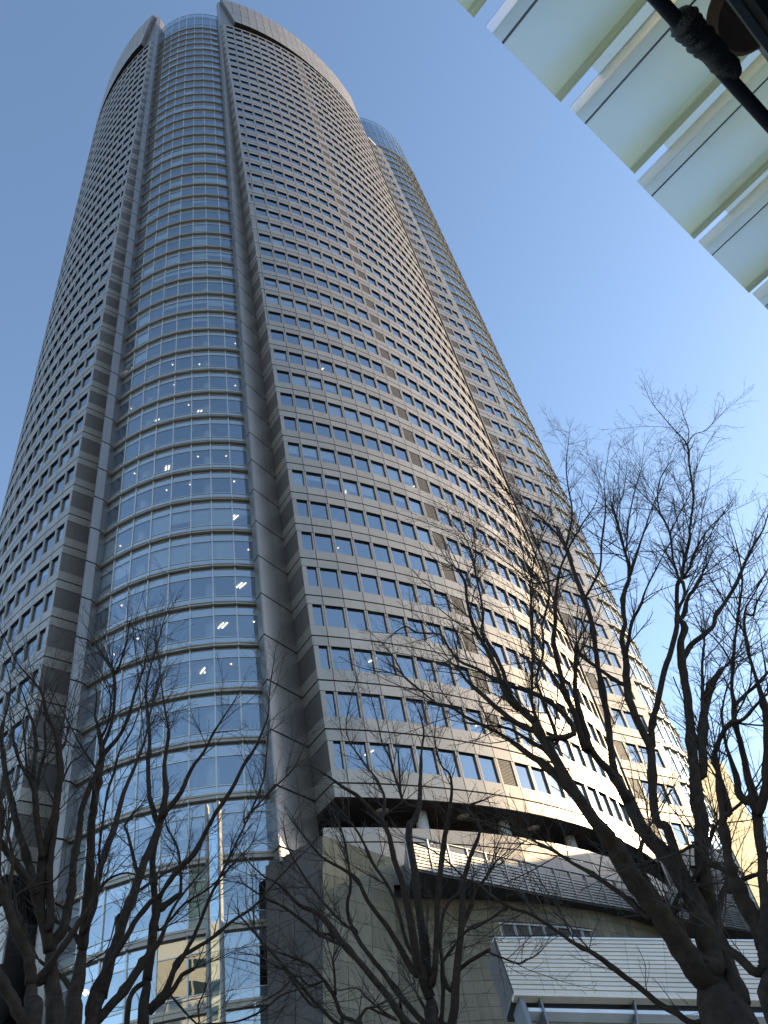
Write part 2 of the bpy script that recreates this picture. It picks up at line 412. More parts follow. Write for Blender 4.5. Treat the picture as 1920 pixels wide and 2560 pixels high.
for side in (0, 1):
    S = (lambda a, b: (mir(b), mir(a))) if side else (lambda a, b: (a, b))
    for k in range(0, 56):
        z0, z1 = zb(k)+0.075, min(zb(k+1)-0.075, fin_top)
        if z0 > fin_top: break
        if k < 5 and not side:
            if k < 4: continue
            z0 = max(z0, 21.4)
        I0, I1 = inner(z0), inner(z1)
        m0, m1 = FC.lerp(I0, 0.58), FC.lerp(I1, 0.58)
        for nm, a0, b0, a1, b1 in (('fin_panel', FG, FL, FG, FL), ('fin_panel', FL, FC, FL, FC), ('fin_panel', FC, m0, FC, m1), ('fin_panel', m0, I0, m1, I1)):
            if (b0-a0).length < 0.15 or (b1-a1).length < 0.1: continue
            A0, B0 = S(a0, b0); A1, B1 = S(a1, b1)
            ins = 0.012 if (b0-a0).length > 0.5 else 0.004
            tpart(nm, slab(nm, A0, B0, A1, B1, z0, z1, None, 0.1, ins).mesh(nm, [M_FIN]))
            t = (B0-A0).normalized(); n = Vector((-t[1], t[0], 0))*0.07
            fback.quad(up(A0+n, z0-.1), up(B0+n, z0-.1), up(B1+n, z1+.1), up(A1+n, z1+.1))
        if 6 <= k <= 50:
            for za, zc in ((0.075, WZ1-0.02), (WZ1+0.055, H-0.06)):
                z0, z1 = zb(k)+za, zb(k)+zc
                a0, b0 = S(inner(z0), arc(phi_corner(z0))); a1, b1 = S(inner(z1), arc(phi_corner(z1)))
                if (b0-a0).length > 0.3:
                    if za < 1:                 # the tall piece is a dark infill above a lighter sill
                        zm = zb(k)+WZ0
                        am, bm = S(inner(zm), arc(phi_corner(zm)))
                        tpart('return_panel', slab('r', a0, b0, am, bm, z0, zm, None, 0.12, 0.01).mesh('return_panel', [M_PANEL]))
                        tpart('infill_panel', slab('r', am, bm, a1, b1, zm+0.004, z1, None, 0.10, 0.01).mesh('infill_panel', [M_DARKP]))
                    else: tpart('return_panel', slab('r', a0, b0, a1, b1, z0, z1, None, 0.12, 0.01).mesh('return_panel', [M_PANEL]))
                    t = (b0-a0).normalized(); n = Vector((-t[1], t[0], 0))*0.09
                    fback.quad(up(a0+n, z0-.1), up(b0+n, z0-.1), up(b1+n, z1+.1), up(a1+n, z1+.1))
    # foot of the return, below the lowest window row
    a0, b0 = S(inner(Z_SOF), arc(phi_corner(Z_SOF))); a1, b1 = S(inner(zb(6)-.05), arc(phi_corner(zb(6))))
    tpart('return_panel', slab('r', a0, b0, a1, b1, Z_SOF, zb(6)-.05, None, 0.12, 0.01).mesh('return_panel', [M_PANEL]))
    # fin cap and rear
    for q in ([FG, FL, FC, inner(fin_top)],):
        pts = [up(p, fin_top) for p in q]; pts = [mir(p) for p in reversed(pts)] if side else pts
        fback.poly(pts)
tpart('fin_backing', fback.mesh('fin_backing', [M_GAP]), None, 'stuff')

# bottom skirt of the shells, crown, soffit, recess ---------------------------
P_SK = Pool('skirt_panel', [M_PANEL]); P_CR = Pool('crown_panel', [M_PANEL])
crownb = MB()
for side in (0, 1):
    sof = MB(); rec = MB()
    S = (lambda a, b: (mir(b), mir(a))) if side else (lambda a, b: (a, b))
    pc = phi_corner(26.0); js = [pc] + [PJ+DM*j for j in range(-1, 25) if pc+R_(.3) < PJ+DM*j < PHI_END] + [PHI_END]
    for i in range(len(js)-1):
        a, b = S(arc(js[i]), arc(js[i+1])); w = round((b-a).length, 2)
        M = frame_at((a+b)/2, b-a, Z_SOF)
        P_SK.add(w, lambda w=w: panel_mb(w, 0.0, zb(6)-0.05-Z_SOF), M, vis_size(M, w, 1))
        ia, ib = S(arc(js[i], RR-9), arc(js[i+1], RR-9))
        o = 0.13; oa, ob = S(arc(js[i], RR-0.05), arc(js[i+1], RR-0.05))
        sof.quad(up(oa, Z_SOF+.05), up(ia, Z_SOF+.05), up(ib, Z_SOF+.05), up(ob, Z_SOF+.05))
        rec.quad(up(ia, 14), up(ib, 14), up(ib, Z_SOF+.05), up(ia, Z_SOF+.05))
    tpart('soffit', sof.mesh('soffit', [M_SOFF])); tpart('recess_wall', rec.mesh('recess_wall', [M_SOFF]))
    # crown: rows of big panels that stand proud of the shell and run into it to the right
    zs = [218.75, 222.4, 226.2, 230.0, 233.8, 237.5]
    for r in range(5):
        z0, z1 = zs[r], zs[r+1]
        pl = lambda z: R_(-62.6 - 3.1*(z-218.75)/18.75)
        rad = lambda ph: RR + 0.75*max(0.0, min(1.0, (R_(-40)-ph)/R_(20)))
        js = [None] + [PJ+DM*j for j in range(-2, 25) if PJ+DM*j > pl(z0)+R_(.4) and PJ+DM*j < PHI_END] + [PHI_END]
        for i in range(len(js)-1):
            q0 = pl(z0) if js[i] is None else js[i]; q1 = pl(z1) if js[i] is None else js[i]; e = js[i+1]
            a0, b0 = S(arc(q0, rad(q0)), arc(e, rad(e))); a1, b1 = S(arc(q1, rad(q1)), arc(e, rad(e)))
            mb = slab('c', a0, b0, a1, b1, z0+.05, z1-.05, None, 0.12, 0.045)
            tpart('crown_panel', mb.mesh('crown_panel', [M_PANEL]))
            t = (b0-a0).normalized(); n = Vector((-t[1], t[0], 0))*0.1
            crownb.quad(up(a0+n, z0), up(b0+n, z0), up(b1+n, z1), up(a1+n, z1))
            if r == 0:
                ia, ib = S(arc(q0, RR-.3), arc(e, RR-.3)); crownb.quad(up(a0, z0+.01), up(ia, z0+.01), up(ib, z0+.01), up(b0, z0+.01))
                ga, gb = S(arc(q0, RR-.25), arc(e, RR-.25)); crownb.quad(up(ga, zb(51)-.06), up(gb, zb(51)-.06), up(gb, z0+.02), up(ga, z0+.02))
            if r == 4:
                ia, ib = S(arc(q1, RR-1.0), arc(e, RR-1.0)); crownb.quad(up(a1+n, z1-.03), up(ia, z1-.03), up(ib, z1-.03), up(b1+n, z1-.03)[:] if False else up(b1+n, z1-.03))
    for r in range(5):
        z0, z1 = zs[r], zs[r+1]; q0, q1 = pl(z0), pl(z1)
        P = [up(arc(q0, RR-1), z0), up(arc(q0, rad(q0)+.01), z0), up(arc(q1, rad(q1)+.01), z1), up(arc(q1, RR-1), z1)]
        if side: P = [mir(p) for p in reversed(P)]
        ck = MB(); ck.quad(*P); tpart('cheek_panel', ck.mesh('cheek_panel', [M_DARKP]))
    # wall filling the wedge between fin and crown
    z0, z1 = 217.1, 237.4
    a, b = inner(z0), arc(R_(-62.6), RR-.2); c = arc(R_(-65.7), RR-.2); d = inner(z1)
    P = [up(a, z0), up(b, z0), up(c, z1), up(d, z1)]
    if side: P = [mir(p) for p in reversed(P)]
    w = MB(); w.quad(*P); tpart('wedge_panel', w.mesh('wedge_panel', [M_FIN]))
P_SK.flush()
tpart('crown_backing', crownb.mesh('crown_backing', [M_GAP]), None, 'stuff')

# glass bays ------------------------------------------------------------------
P_VIS = Pool('vision_pane', [M_BAYG]); P_SPG = Pool('spandrel_pane', [M_SPG]); P_CAP = Pool('cap_pane', [M_CAPG])
def flat_mb(w, h, ins=0.0):
    b = MB(); b.quad((-w/2+ins,0,0),(w/2-ins,0,0),(w/2-ins,0,h),(-w/2+ins,0,h)); return b
def bay_blind(w, dr):
    b = MB(); b.quad((-w/2+.03, .2, 2.18*(1-dr)), (w/2-.03, .2, 2.18*(1-dr)), (w/2-.03, .2, 2.18), (-w/2+.03, .2, 2.18)); return b
rnd_bay = {k: random.random()**2*.6 for k in range(60)}
for k in (5, 11, 12, 23, 26, 33, 38): rnd_bay[k] = .62
for k in (8, 9, 10, 13, 14, 15, 16): rnd_bay[k] = .05
def bay(cx, cy, r, d, j0, j1, k0, k1, zcap0, zcap1, base, jcap0=None):
    pt = lambda j, rr=r: Vector((cx + rr*math.cos(base+d*j), cy + rr*math.sin(base+d*j), 0))
    w = round(2*r*math.sin(d/2), 3)
    for k in range(k0, k1+1):
        z = zb(k); cb = MB(); tb = MB(); tb2 = MB()
        for j in range(j0, j1):
            a, b = pt(j), pt(j+1); c = (a+b)/2; t = b-a
            M = frame_at(c, t, z); hw = w/2+0.012
            if k < k1:
                for (n0, n1, P, ins) in ((0.50, 1.02, P_SPG, 0), (1.06, 3.24, P_VIS, 0), (3.29, 4.16, P_SPG, 0)):
                    Mp = frame_at(c, t, z+n0); h = round(n1-n0, 2)
                    ch = ()
                    if P is P_VIS and rnd_bay[k] + random.random()*.8 > .85:
                        dr = random.choice((.3, .6, 1.0, 1.0)); ch = (('blind', (w, dr), lambda w=w, dr=dr: bay_blind(w, dr), [M_BLIND]),)
                    P.add(('b', w, h), lambda w=w, h=h: flat_mb(w, h), Mp, vis_size(Mp, w, h), ch)
                tb.box(-hw, hw, -0.05, 0.06, 1.01, 1.07, 0, M, 'b'); tb2.box(-hw, hw, -0.05, 0.06, 3.235, 3.295, 0, M, 'b')
                lamps_bay.append((M, w, k))
            # cornice: two stepped rails with a shadow slot between, plus the bracket at the mullion
            cb.box(-hw-.01, hw+.01, -0.30, 0.10, 0.00, 0.10, 0, M); cb.box(-hw, hw, -0.16, 0.10, 0.14, 0.46, 0, M)
            cb.box(-hw, hw, -0.22, 0.0, 0.30, 0.40, 0, M)
            cb.box(-hw-.04, -hw+.04, -0.42, 0.1, -0.06, 0.12, 1, M)
        tpart('cornice', cb.mesh('cornice', [M_CORN, M_ALU]))
        if k < k1: tpart('transom', tb.mesh('transom', [M_ALU])); tpart('transom', tb2.mesh('transom', [M_ALU]))
    for j in range(j0, j1+1):
        a = pt(j); n = Vector((math.cos(base+d*j), math.sin(base+d*j), 0)); t = Vector((-n[1], n[0], 0))
        mb = MB(); M = frame_at(a, t, 0); mb.box(-.05, .05, -.10, .08, zb(k0), zcap1-.1, 0, M)
        tpart('mullion', mb.mesh('mullion', [M_ALU]))
    hs = [zcap0+.1, zcap0+3.6, zcap0+9.2, zcap1]
    jj0 = j0 if jcap0 is None else jcap0
    capf = MB()
    for j in range(jj0, j1):
        a, b = pt(j), pt(j+1); c = (a+b)/2
        for i in range(3):
            M = frame_at(c, b-a, hs[i]); h = round(hs[i+1]-hs[i]-.05, 2)
            P_CAP.add((w, h), lambda w=w, h=h: flat_mb(w, h, .03), M, vis_size(M, w, h))
        Mz = frame_at(c, b-a, 0)
        for zz in hs: capf.box(-w/2, w/2, -.05, .06, zz-.05, zz+.03, 0, Mz)
    tpart('cap_frame', capf.mesh('cap_frame', [M_ALU]))
    # pale plant screen behind the glass crown
    scr = MB()
    for j in range(jj0, j1):
        a, b = pt(j, r-.45), pt(j+1, r-.45); scr.quad(up(a, zcap0), up(b, zcap0), up(b, zcap1-.4), up(a, zcap1-.4))
    tpart('plant_screen', scr.mesh('plant_screen', [plain('screen_grey', (0.20, 0.32, 0.36), 0.6, 0.0)]))
lamps_bay = []
bay(BXC, BYC, BR, BD, -4, 4, 0, 51, zb(51), 230.4, R_(-90))
bay(B2X, B2Y, B2R, B2D, -3, 9, 3, 49, zb(49)+.6, 228.5, R_(-52))
P_VIS.flush(); P_SPG.flush(); P_CAP.flush()

# inside: ceilings, cores, columns, lamps --------------------------------------
core = MB()
for side in (0, 1):
    for i in range(20):
        p0, p1 = R_(-66+44*i/20), R_(-66+44*(i+1)/20); a, b = arc(p0, RR-8), arc(p1, RR-8)
        if side: a, b = mir(b), mir(a)
        core.quad(up(a, zb(6)), up(b, zb(6)), up(b, 236), up(a, 236))
core.box(-27.5, -10.9, 58.5, 60, GZ, 229, 0)
core.box(-27.6, -27.0, 52.5, 60, GZ, 217, 0); core.box(-11.4, -10.8, 54.6, 60, GZ, 217, 0)
core.box(12, 20, 92, 94, zb(4), 226, 0)
core.box(13.5, 14, 80, 92, zb(4), 226, 0)
tpart('core_wall', core.mesh('core_wall', [M_CORE]))
# closing wall of the tower's unseen back, so that no sky shows through the offices
bk = MB()
pts = [arc(R_(-24)), Vector((14, 92, 0)), Vector((19, 100, 0)), Vector((24, 108, 0)), Vector((19, 150, 0)), Vector((-57.4, 150, 0)), Vector((-57.4, 100, 0)), mir(arc(R_(-24)))]
for i in range(1, len(pts)-2): bk.quad(up(pts[i+1], GZ), up(pts[i], GZ), up(pts[i], 228), up(pts[i+1], 228))
tpart('rear_wall', bk.mesh('rear_wall', [M_PANEL]))
roof = MB(); roof.poly([up(p, 228) for p in reversed(pts)]); roof.poly([(-27,52.5,216.9),(-11,52.5,216.9),(-11,70,216.9),(-27,70,216.9)])
tpart('roof', roof.mesh('roof', [M_CORE]))
for k in range(0, 51):
    mb = MB(); z = zb(k)+WZ1+0.12
    if k >= 6:
        for side in (0, 1):
            mb = MB()
            for i in range(14):
                p0 = phi_corner(z)+(PHI_END-phi_corner(z))*i/14; p1 = phi_corner(z)+(PHI_END-phi_corner(z))*(i+1)/14
                q = [arc(p0, RR-.2), arc(p1, RR-.2), arc(p1, RR-8), arc(p0, RR-8)]
                if side: q = [mir(p) for p in reversed(q)]
                mb.hexa([up(p, z) for p in q], [up(p, z+0.9) for p in q])
            tpart('floor_slab', mb.mesh('floor_slab', [M_CEIL]))
    mb = MB()
    pt = [Vector((BXC+(BR-.12)*math.cos(R_(-90)+BD*j), BYC+(BR-.12)*math.sin(R_(-90)+BD*j), 0)) for j in range(-4, 5)]
    q = pt + [Vector((-11.2, 59, 0)), Vector((-27.2, 59, 0))]
    mb.hexa([up(p, zb(k)+3.45) for p in q], [up(p, zb(k+1)+.35) for p in q])
    tpart('floor_slab', mb.mesh('floor_slab', [M_CEIL]))
    if 4 <= k < 49:
        mb = MB()
        pt = [Vector((B2X+(B2R-.12)*math.cos(R_(-52)+B2D*j), B2Y+(B2R-.12)*math.sin(R_(-52)+B2D*j), 0)) for j in range(-3, 10)]
        q = pt + [Vector((14, 98, 0)), Vector((14, 84, 0)), Vector((17.7, 79.9, 0)), Vector((19.3, 82.2, 0))]
        mb.hexa([up(p, zb(k)+3.45) for p in q], [up(p, zb(k+1)+.35) for p in q])
        tpart('floor_slab', mb.mesh('floor_slab', [M_CEIL]))
def drum(x, y, r, z0, z1, n=14):
    mb = MB(); tube_pts(mb, [(x, y, z0), (x, y, z1)], [r, r], n); return mb
for x, y in ((-16.1, 51.75), (-22.5, 51.85)):
    tpart('column', drum(x, y, 0.48, GZ, 216.5).mesh('column', [M_COLW], True))
for ph in (-57.5, -50, -42):
    p = arc(R_(ph), RR-2.0); tpart('column', drum(p[0], p[1], 0.5, Z_SOF, 216.5).mesh('column', [M_COLW], True))
    p = mir(p); tpart('column', drum(p[0], p[1], 0.5, Z_SOF, 216.5).mesh('column', [M_COLW], True))
tube = MB(); tube.box(-.045, .045, 0, 0.85, -.06, 0); tube_me = tube.mesh('ceiling_lamp', [M_LAMP])
dl = MB(); dl.box(-.06, .06, 0, .12, -.05, 0); dl_me = dl.mesh('downlight', [M_WARM])
dlw_me = dl.mesh('downlight', [M_LAMP])
lit = {8: 5, 9: 5, 10: 5, 11: 5, 12: 5, 13: 6, 14: 4, 15: 4, 16: 5, 17: 5, 18: 3, 19: 2, 21: 2, 4: 3, 3: 5, 2: 6}
for M, w, k in lamps_bay:
    n = lit.get(k, 0)
    if n == 0 or M.translation.x > 0: continue
    if random.random() < n/38.0:
        x = random.uniform(-.6, .3); y = random.uniform(.9, 1.5)
        for dx in (0, .32): tpart('ceiling_lamp', tube_me, M @ Matrix.Translation((x+dx, y, 3.44)) @ Matrix.Rotation(.55, 4, 'Z'))
    elif random.random() < n/14.0:
        tpart('downlight', random.choice((dl_me, dlw_me)), M @ Matrix.Translation((random.uniform(-.7, .7), random.uniform(.5, 1.4), 3.44)))
for k in range(6, 24):
    for j in range(0, 22):
        if random.random() > 0.07: continue
        ph = PJ+DM*(j+.5)
        if ph > R_(-30): continue
        a = arc(ph); t = Vector((-math.sin(ph), math.cos(ph), 0)); M = frame_at(a, t, zb(k)+WZ1+.11)
        tpart('ceiling_lamp', tube_me, M @ Matrix.Translation((random.uniform(-.3, .3), random.uniform(.9, 1.6), 0)) @ Matrix.Rotation(random.choice((-.4, .5)), 4, 'Z'))
# ---------------------------------------------------------------- foot of the tower: parapets and columns (parts of the tower)
P_PAR = Pool('parapet_panel', [M_WHITE])
for side in (0, 1):
    S = (lambda a, b: (mir(b), mir(a))) if side else (lambda a, b: (a, b))
    e = [R_(-63.2 + 4.1*i) for i in range(0, 11)]
    for i in range(len(e)-1):
        a, b = S(arc(e[i], RR+.02), arc(e[i+1], RR+.02)); w = round((b-a).length, 2)
        M = frame_at((a+b)/2, b-a, 0)
        P_PAR.add((w, 0), lambda w=w: panel_mb(w, 22.46, 23.4), M, vis_size(M, w, 1, 23))
        P_PAR.add((w, 1), lambda w=w: panel_mb(w, 19.6, 22.36), M, vis_size(M, w, 2, 21))
        ia, ib = S(arc(e[i], RR-9), arc(e[i+1], RR-9))
P_PAR.flush()
ter = MB()
for side in (0, 1):
    for i in range(10):
        q = [arc(R_(-63.2+4.1*i), RR-.12), arc(R_(-63.2+4.1*i+4.1), RR-.12), arc(R_(-63.2+4.1*i+4.1), RR-9), arc(R_(-63.2+4.1*i), RR-9)]
        if side: q = [mir(p) for p in reversed(q)]
        ter.quad(*[up(p, 22.2) for p in q]); ter.quad(up(q[1 if side else 0], 19.5), up(q[0 if side else 1], 19.5), up(q[0 if side else 1], 23.3), up(q[1 if side else 0], 23.3)) if False else None
tpart('terrace_floor', ter.mesh('terrace_floor', [M_STEEL]), None, 'stuff')
for x, y in ((-2.45, 57.45), (3.45, 62.5), (8.75, 68.5)):
    tpart('short_column', drum(x, y, 0.46, 21.9, Z_SOF, 20).mesh('short_column', [M_COLW], True))
    p = mir((x, y, 0)); tpart('short_column', drum(p[0], p[1], 0.46, 21.9, Z_SOF, 20).mesh('short_column', [M_COLW], True))

# ---------------------------------------------------------------- stone podium
pod = thing('stone_podium', 'stone-tiled podium wall with a sharp slanted pier under the right side of the tower', 'podium', (0, 55, GZ))
PI_ = Matrix.Translation(-pod.location)
def ppart(name, me, M=None, kind=None, label=None): return link(name, me, pod, PI_ @ (M if M is not None else Matrix.Identity(4)), kind, label)
RW = 54.5
P_TILE = Pool('stone_tile', [M_STONE])
tw, th = 0.86, 0.72; dph = tw/RW
wb = MB()
ph = R_(-59.2); nrow = 28
while ph < R_(-30):
    a, b = arc(ph, RW), arc(ph+dph, RW); w = round((b-a).length, 3)
    for r in range(nrow):
        z0 = 19.0 - th*(r+1); M = frame_at((a+b)/2, b-a, z0) @ Matrix.Translation((0, random.uniform(-.012, .012), 0)) @ Matrix.Rotation(random.uniform(-.006, .006), 4, 'Z')
        if r < 5 and ph > R_(-51.4) and random.random() < 2 and 15.0 < z0+th*.5 < 17.6 and ph > R_(-50.6) and ph < R_(-41.5): continue
        P_TILE.add(w, lambda w=w: (lambda q: (q.box(-w/2+.012, w/2-.012, 0, .06, .012, th-.012, 0, skip='b'), q)[1])(MB()), M, vis_size(M, w, th, .3))
    wb.quad(up(arc(ph, RW-.05), GZ), up(arc(ph+dph, RW-.05), GZ), up(arc(ph+dph, RW-.05), 19.6), up(arc(ph, RW-.05), 19.6))
    ph += dph
P_TILE.flush(ppart)
ppart('wall_core', wb.mesh('wall_core', [M_STNDK]))
# window strip set in the wall, pale mullions
wf = []
a0 = R_(-50.5)
for i in range(7):
    p0, p1 = a0 + i*1.33/RW, a0+(i+1)*1.33/RW; a, b = arc(p0, RW), arc(p1, RW); w = (b-a).length
    M = frame_at((a+b)/2, b-a, 14.9)
    f = MB()
    f.box(-w/2, -w/2+.09, -.05, .12, 0, 2.5); f.box(-w/2, w/2, -.05, .12, 2.45, 2.56); f.box(-w/2, w/2, -.05, .12, -.06, .03)
    o = ppart('window', f.mesh('window', [M_ALU]), M)
    gq = MB(); gq.quad((-w/2+.09, .05, 0), (w/2, .05, 0), (w/2, .05, 2.45), (-w/2+.09, .05, 2.45)); link('pane', gq.mesh('pane', [M_GLASS]), o)
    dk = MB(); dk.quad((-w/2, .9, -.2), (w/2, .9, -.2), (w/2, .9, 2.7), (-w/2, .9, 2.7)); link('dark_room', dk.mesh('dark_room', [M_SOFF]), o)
# the pier: big slabs, dark on its left face and pale on its right face
def slab_grid(name, bl, br, tr, tl, nx, nz, mat, d=0.09, gap=0.02):
    bl, br, tr, tl = map(Vector, (bl, br, tr, tl)); n = (br-bl).cross(tl-bl).normalized()*d
    P = lambda u, v: (bl.lerp(br, u)).lerp(tl.lerp(tr, u), v)
    lx = (br-bl).length; lz = (tl-bl).length
    for i in range(nx):
        for j in range(nz):
            u0, u1, v0, v1 = i/nx+gap/lx, (i+1)/nx-gap/lx, j/nz+gap/lz, (j+1)/nz-gap/lz
            q = [P(u0, v0), P(u1, v0), P(u1, v1), P(u0, v1)]; mb = MB(); mb.quad(*q)
            for s in range(4): mb.quad(q[(s+1) % 4], q[s], q[s]-n, q[(s+1) % 4]-n)
            ppart(name, mb.mesh(name, [mat]))
    mb = MB()
    for i in range(nx):
        for j in range(nz): mb.quad(*[P(a/nx, b/nz)-n*.6 for a, b in ((i, j), (i+1, j), (i+1, j+1), (i, j+1))])
    ppart('pier_core', mb.mesh('pier_core', [M_STNDK]))
E1 = Vector((-8.68, 50.95, 22.7)); E0 = Vector((-10.9, 49.0, GZ))
G1 = Vector((-12.4, 50.3, 21.3)); G0 = Vector((-13.3, 50.0, GZ))
T1_ = Vector((-4.6, 53.15, 21.1)); T0_ = Vector((-7.3, 51.6, GZ))
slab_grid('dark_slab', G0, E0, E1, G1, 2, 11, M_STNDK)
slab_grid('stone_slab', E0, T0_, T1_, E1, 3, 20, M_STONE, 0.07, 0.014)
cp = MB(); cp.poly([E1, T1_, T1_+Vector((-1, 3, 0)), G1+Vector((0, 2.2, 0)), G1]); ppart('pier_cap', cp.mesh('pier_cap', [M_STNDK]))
# left counterpart below the left-hand shell
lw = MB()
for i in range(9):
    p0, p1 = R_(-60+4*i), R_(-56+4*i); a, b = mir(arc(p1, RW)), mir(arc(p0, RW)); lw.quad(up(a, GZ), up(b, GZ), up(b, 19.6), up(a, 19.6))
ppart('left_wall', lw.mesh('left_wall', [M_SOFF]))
for i in range(3):
    p0, p1 = R_(-61+5*i), R_(-56+5*i); a, b = mir(arc(p1, RR+.3)), mir(arc(p0, RR+.3)); M = frame_at((a+b)/2, b-a, 0); w = round((b-a).length, 2)
    for zz in ((7.2, 9.6), (9.7, 12.6)): ppart('white_panel', panel_mb(w, *zz, 0, .15).mesh('white_panel', [M_WHITE]), M)

# ---------------------------------------------------------------- balcony with horizontal bars
bal = thing('louvred_balcony', 'long curved balcony railing of grey horizontal metal bars on the podium edge', 'balcony', (8, 64, 19.0))
BI = Matrix.Translation(-bal.location)
BP = [Vector(p) for p in ((-3.3,50.04,0),(-.62,53.4,0),(2.04,56.66,0),(4.81,60.1,0),(8.7,64.7,0),(12.74,69.3,0),(18.0,75.6,0),(23.7,82.3,0),(30,89.5,0))]
def along(P, step):
    out = []; acc = 0.0
    for i in range(len(P)-1):
        L = (P[i+1]-P[i]).length
        while acc < L: out.append((P[i].lerp(P[i+1], acc/L), (P[i+1]-P[i]).normalized())); acc += step
        acc -= L
    return out
def bar(name, P, z, r0, r1, mat, off=0.0):
    mb = MB(); pts = []
    for i in range(len(P)):
        d = (P[min(i+1, len(P)-1)]-P[max(i-1, 0)]).normalized(); n = Vector((d[1], -d[0], 0)); pts.append((P[i]-n*off, n))
    for i in range(len(pts)-1):
        (a, na), (b, nb) = pts[i], pts[i+1]
        q = lambda p, n, s, h: up(p+n*s*r0, z+h*r1)
        lo = [q(a,na,1,-1), q(a,na,1,1), q(a,na,-1,1), q(a,na,-1,-1)]; hi = [q(b,nb,1,-1), q(b,nb,1,1), q(b,nb,-1,1), q(b,nb,-1,-1)]
        mb.hexa(lo, hi)
    link(name, mb.mesh(name, [mat]), bal, BI)
for i in range(8): bar('slat', BP, 19.12+0.205*i, 0.05, 0.068, M_BALC)
mb = MB(); tube_pts(mb, [up(p, 21.1) for p in BP], [.085]*len(BP), 8); link('handrail', mb.mesh('handrail', [M_BALC], True), bal, BI)
for p, d in along(BP, 1.85):
    mb = MB(); M = frame_at(p, d, 19.0); mb.box(-.05, .05, -.10, .14, 0, 2.08, 0, M); mb.box(-.09, .09, -.06, .06, 1.55, 1.68, 0, M)
    link('post', mb.mesh('post', [M_BALC]), bal, BI)
mb = MB()
inn = [arc(R_(-57.4), RW), arc(R_(-54), RW), arc(R_(-50), RW), arc(R_(-46), RW), arc(R_(-41), RW), arc(R_(-36), RW), arc(R_(-30), RW), arc(R_(-24), RW), Vector((24, 92, 0))]
for i in range(len(BP)-1):
    mb.hexa([up(BP[i], 18.9), up(BP[i+1], 18.9), up(inn[i+1], 18.9), up(inn[i], 18.9)], [up(BP[i], 19.0), up(BP[i+1], 19.0), up(inn[i+1], 19.0), up(inn[i], 19.0)])
link('deck', mb.mesh('deck', [M_SOFF]), bal, BI)
mb = MB(); mb.quad(up(inn[0], 18.9), up(BP[0], 18.9), up(BP[0], 20.9), up(inn[0], 20.9)); mb.quad(up(BP[0], 18.9), up(inn[0], 18.9), up(inn[0], 20.9), up(BP[0], 20.9)) if False else None
link('end_panel', mb.mesh('end_panel', [M_BALC]), bal, BI)
mb = MB()
for i in range(len(BP)-1):
    d = (BP[i+1]-BP[i]).normalized(); n = Vector((-d[1], d[0], 0))*.22
    mb.quad(up(BP[i]+n, 19), up(BP[i+1]+n, 19), up(BP[i+1]+n, 20.62), up(BP[i]+n, 20.62))
link('backing_sheet', mb.mesh('backing_sheet', [M_STEEL]), bal, BI)
lm = MB(); lm_me = None
for p, z in ((Vector((4.1, 59.9, 0)), 20.35), (Vector((9.6, 66.4, 0)), 20.3)):
    lm = MB(); tube_pts(lm, [(0, 0, 0), (0, 0, .16)], [.16, .16], 10); link('round_lamp', lm.mesh('round_lamp', [plain('lamp_shell', (.75, .66, .45), .4)]), bal, BI @ Matrix.Translation(up(p, z)))

# ---------------------------------------------------------------- slatted metal canopy in front of the podium
can = thing('slatted_canopy', 'sloping silver slatted metal canopy with white bars and struts beneath', 'canopy', (6, 33, GZ))
CI = Matrix.Translation(-can.location)
TL, TR, BL, BRt = Vector((.38, 30.0, 8.5)), Vector((11.5, 38.8, 8.5)), Vector((.525, 27.86, 6.3)), Vector((10.08, 37.1, 6.3))
_n = (TR-TL).cross(TL-BL); _w = Vector(pix(1920, 2496)); BRt = _w*(_n.dot(TL)/_n.dot(_w))        # keep the slats in one plane
def CP(u, v, d=0.0):
    p = TL.lerp(TR, u) + (BL.lerp(BRt, u) - TL.lerp(TR, u))*v
    n = (TR-TL).cross(TL-BL).normalized(); n = -n if n[1] > 0 else n
    return p - n*d
cols, rows = 12, 13; U1 = 1.7
for i in range(cols):
    for j in range(rows):
        u0, u1 = U1*i/cols+.0007, U1*(i+1)/cols-.0007; v0, v1 = j/rows+.005, (j+1)/rows-.004
        mb = MB(); dd = random.uniform(0, .008)
        mb.hexa([CP(u0, v1, .03), CP(u1, v1, .03), CP(u1, v0, .03), CP(u0, v0, .03)], [CP(u0, v1, dd-.004), CP(u1, v1, dd-.004), CP(u1, v0, dd+.012), CP(u0, v0, dd+.012)])
        link('slat', mb.mesh('slat', [M_SLAT]), can, CI)
bx = MB(); bx.hexa([CP(0.002, 1.0, .9), CP(U1, 1.0, .9), CP(U1, 0, .9), CP(0.002, 0, .9)], [CP(0.002, 1.0, .035), CP(U1, 1.0, .035), CP(U1, 0, .035), CP(0.002, 0, .035)])
link('canopy_box', bx.mesh('canopy_box', [M_STEEL]), can, CI)
for j in range(11):
    v0, v1 = j/11+.006, (j+1)/11-.006; mb = MB()
    a = Vector((-.02, -.012, 0)); mb.quad(CP(0, v1, .9)+a, CP(0, v1, .05)+a, CP(0, v0, .05)+a, CP(0, v0, .9)+a); link('end_slat', mb.mesh('end_slat', [M_LOUV]), can, CI)
fl = MB(); fl.hexa([CP(-.004, 1.045, .2), CP(U1, 1.045, .2), CP(U1, 1.0, .2), CP(-.004, 1.0, .2)], [CP(-.004, 1.045, -.03), CP(U1, 1.045, -.03), CP(U1, 1.003, -.03), CP(-.004, 1.003, -.03)])
link('edge_trim', fl.mesh('edge_trim', [M_SLAT]), can, CI)
tp = MB(); tp.hexa([CP(-.004, 0, .2), CP(U1, 0, .2), CP(U1, -.03, .2), CP(-.004, -.03, .2)], [CP(-.004, -.002, -.03), CP(U1, -.002, -.03), CP(U1, -.03, -.03), CP(-.004, -.03, -.03)])
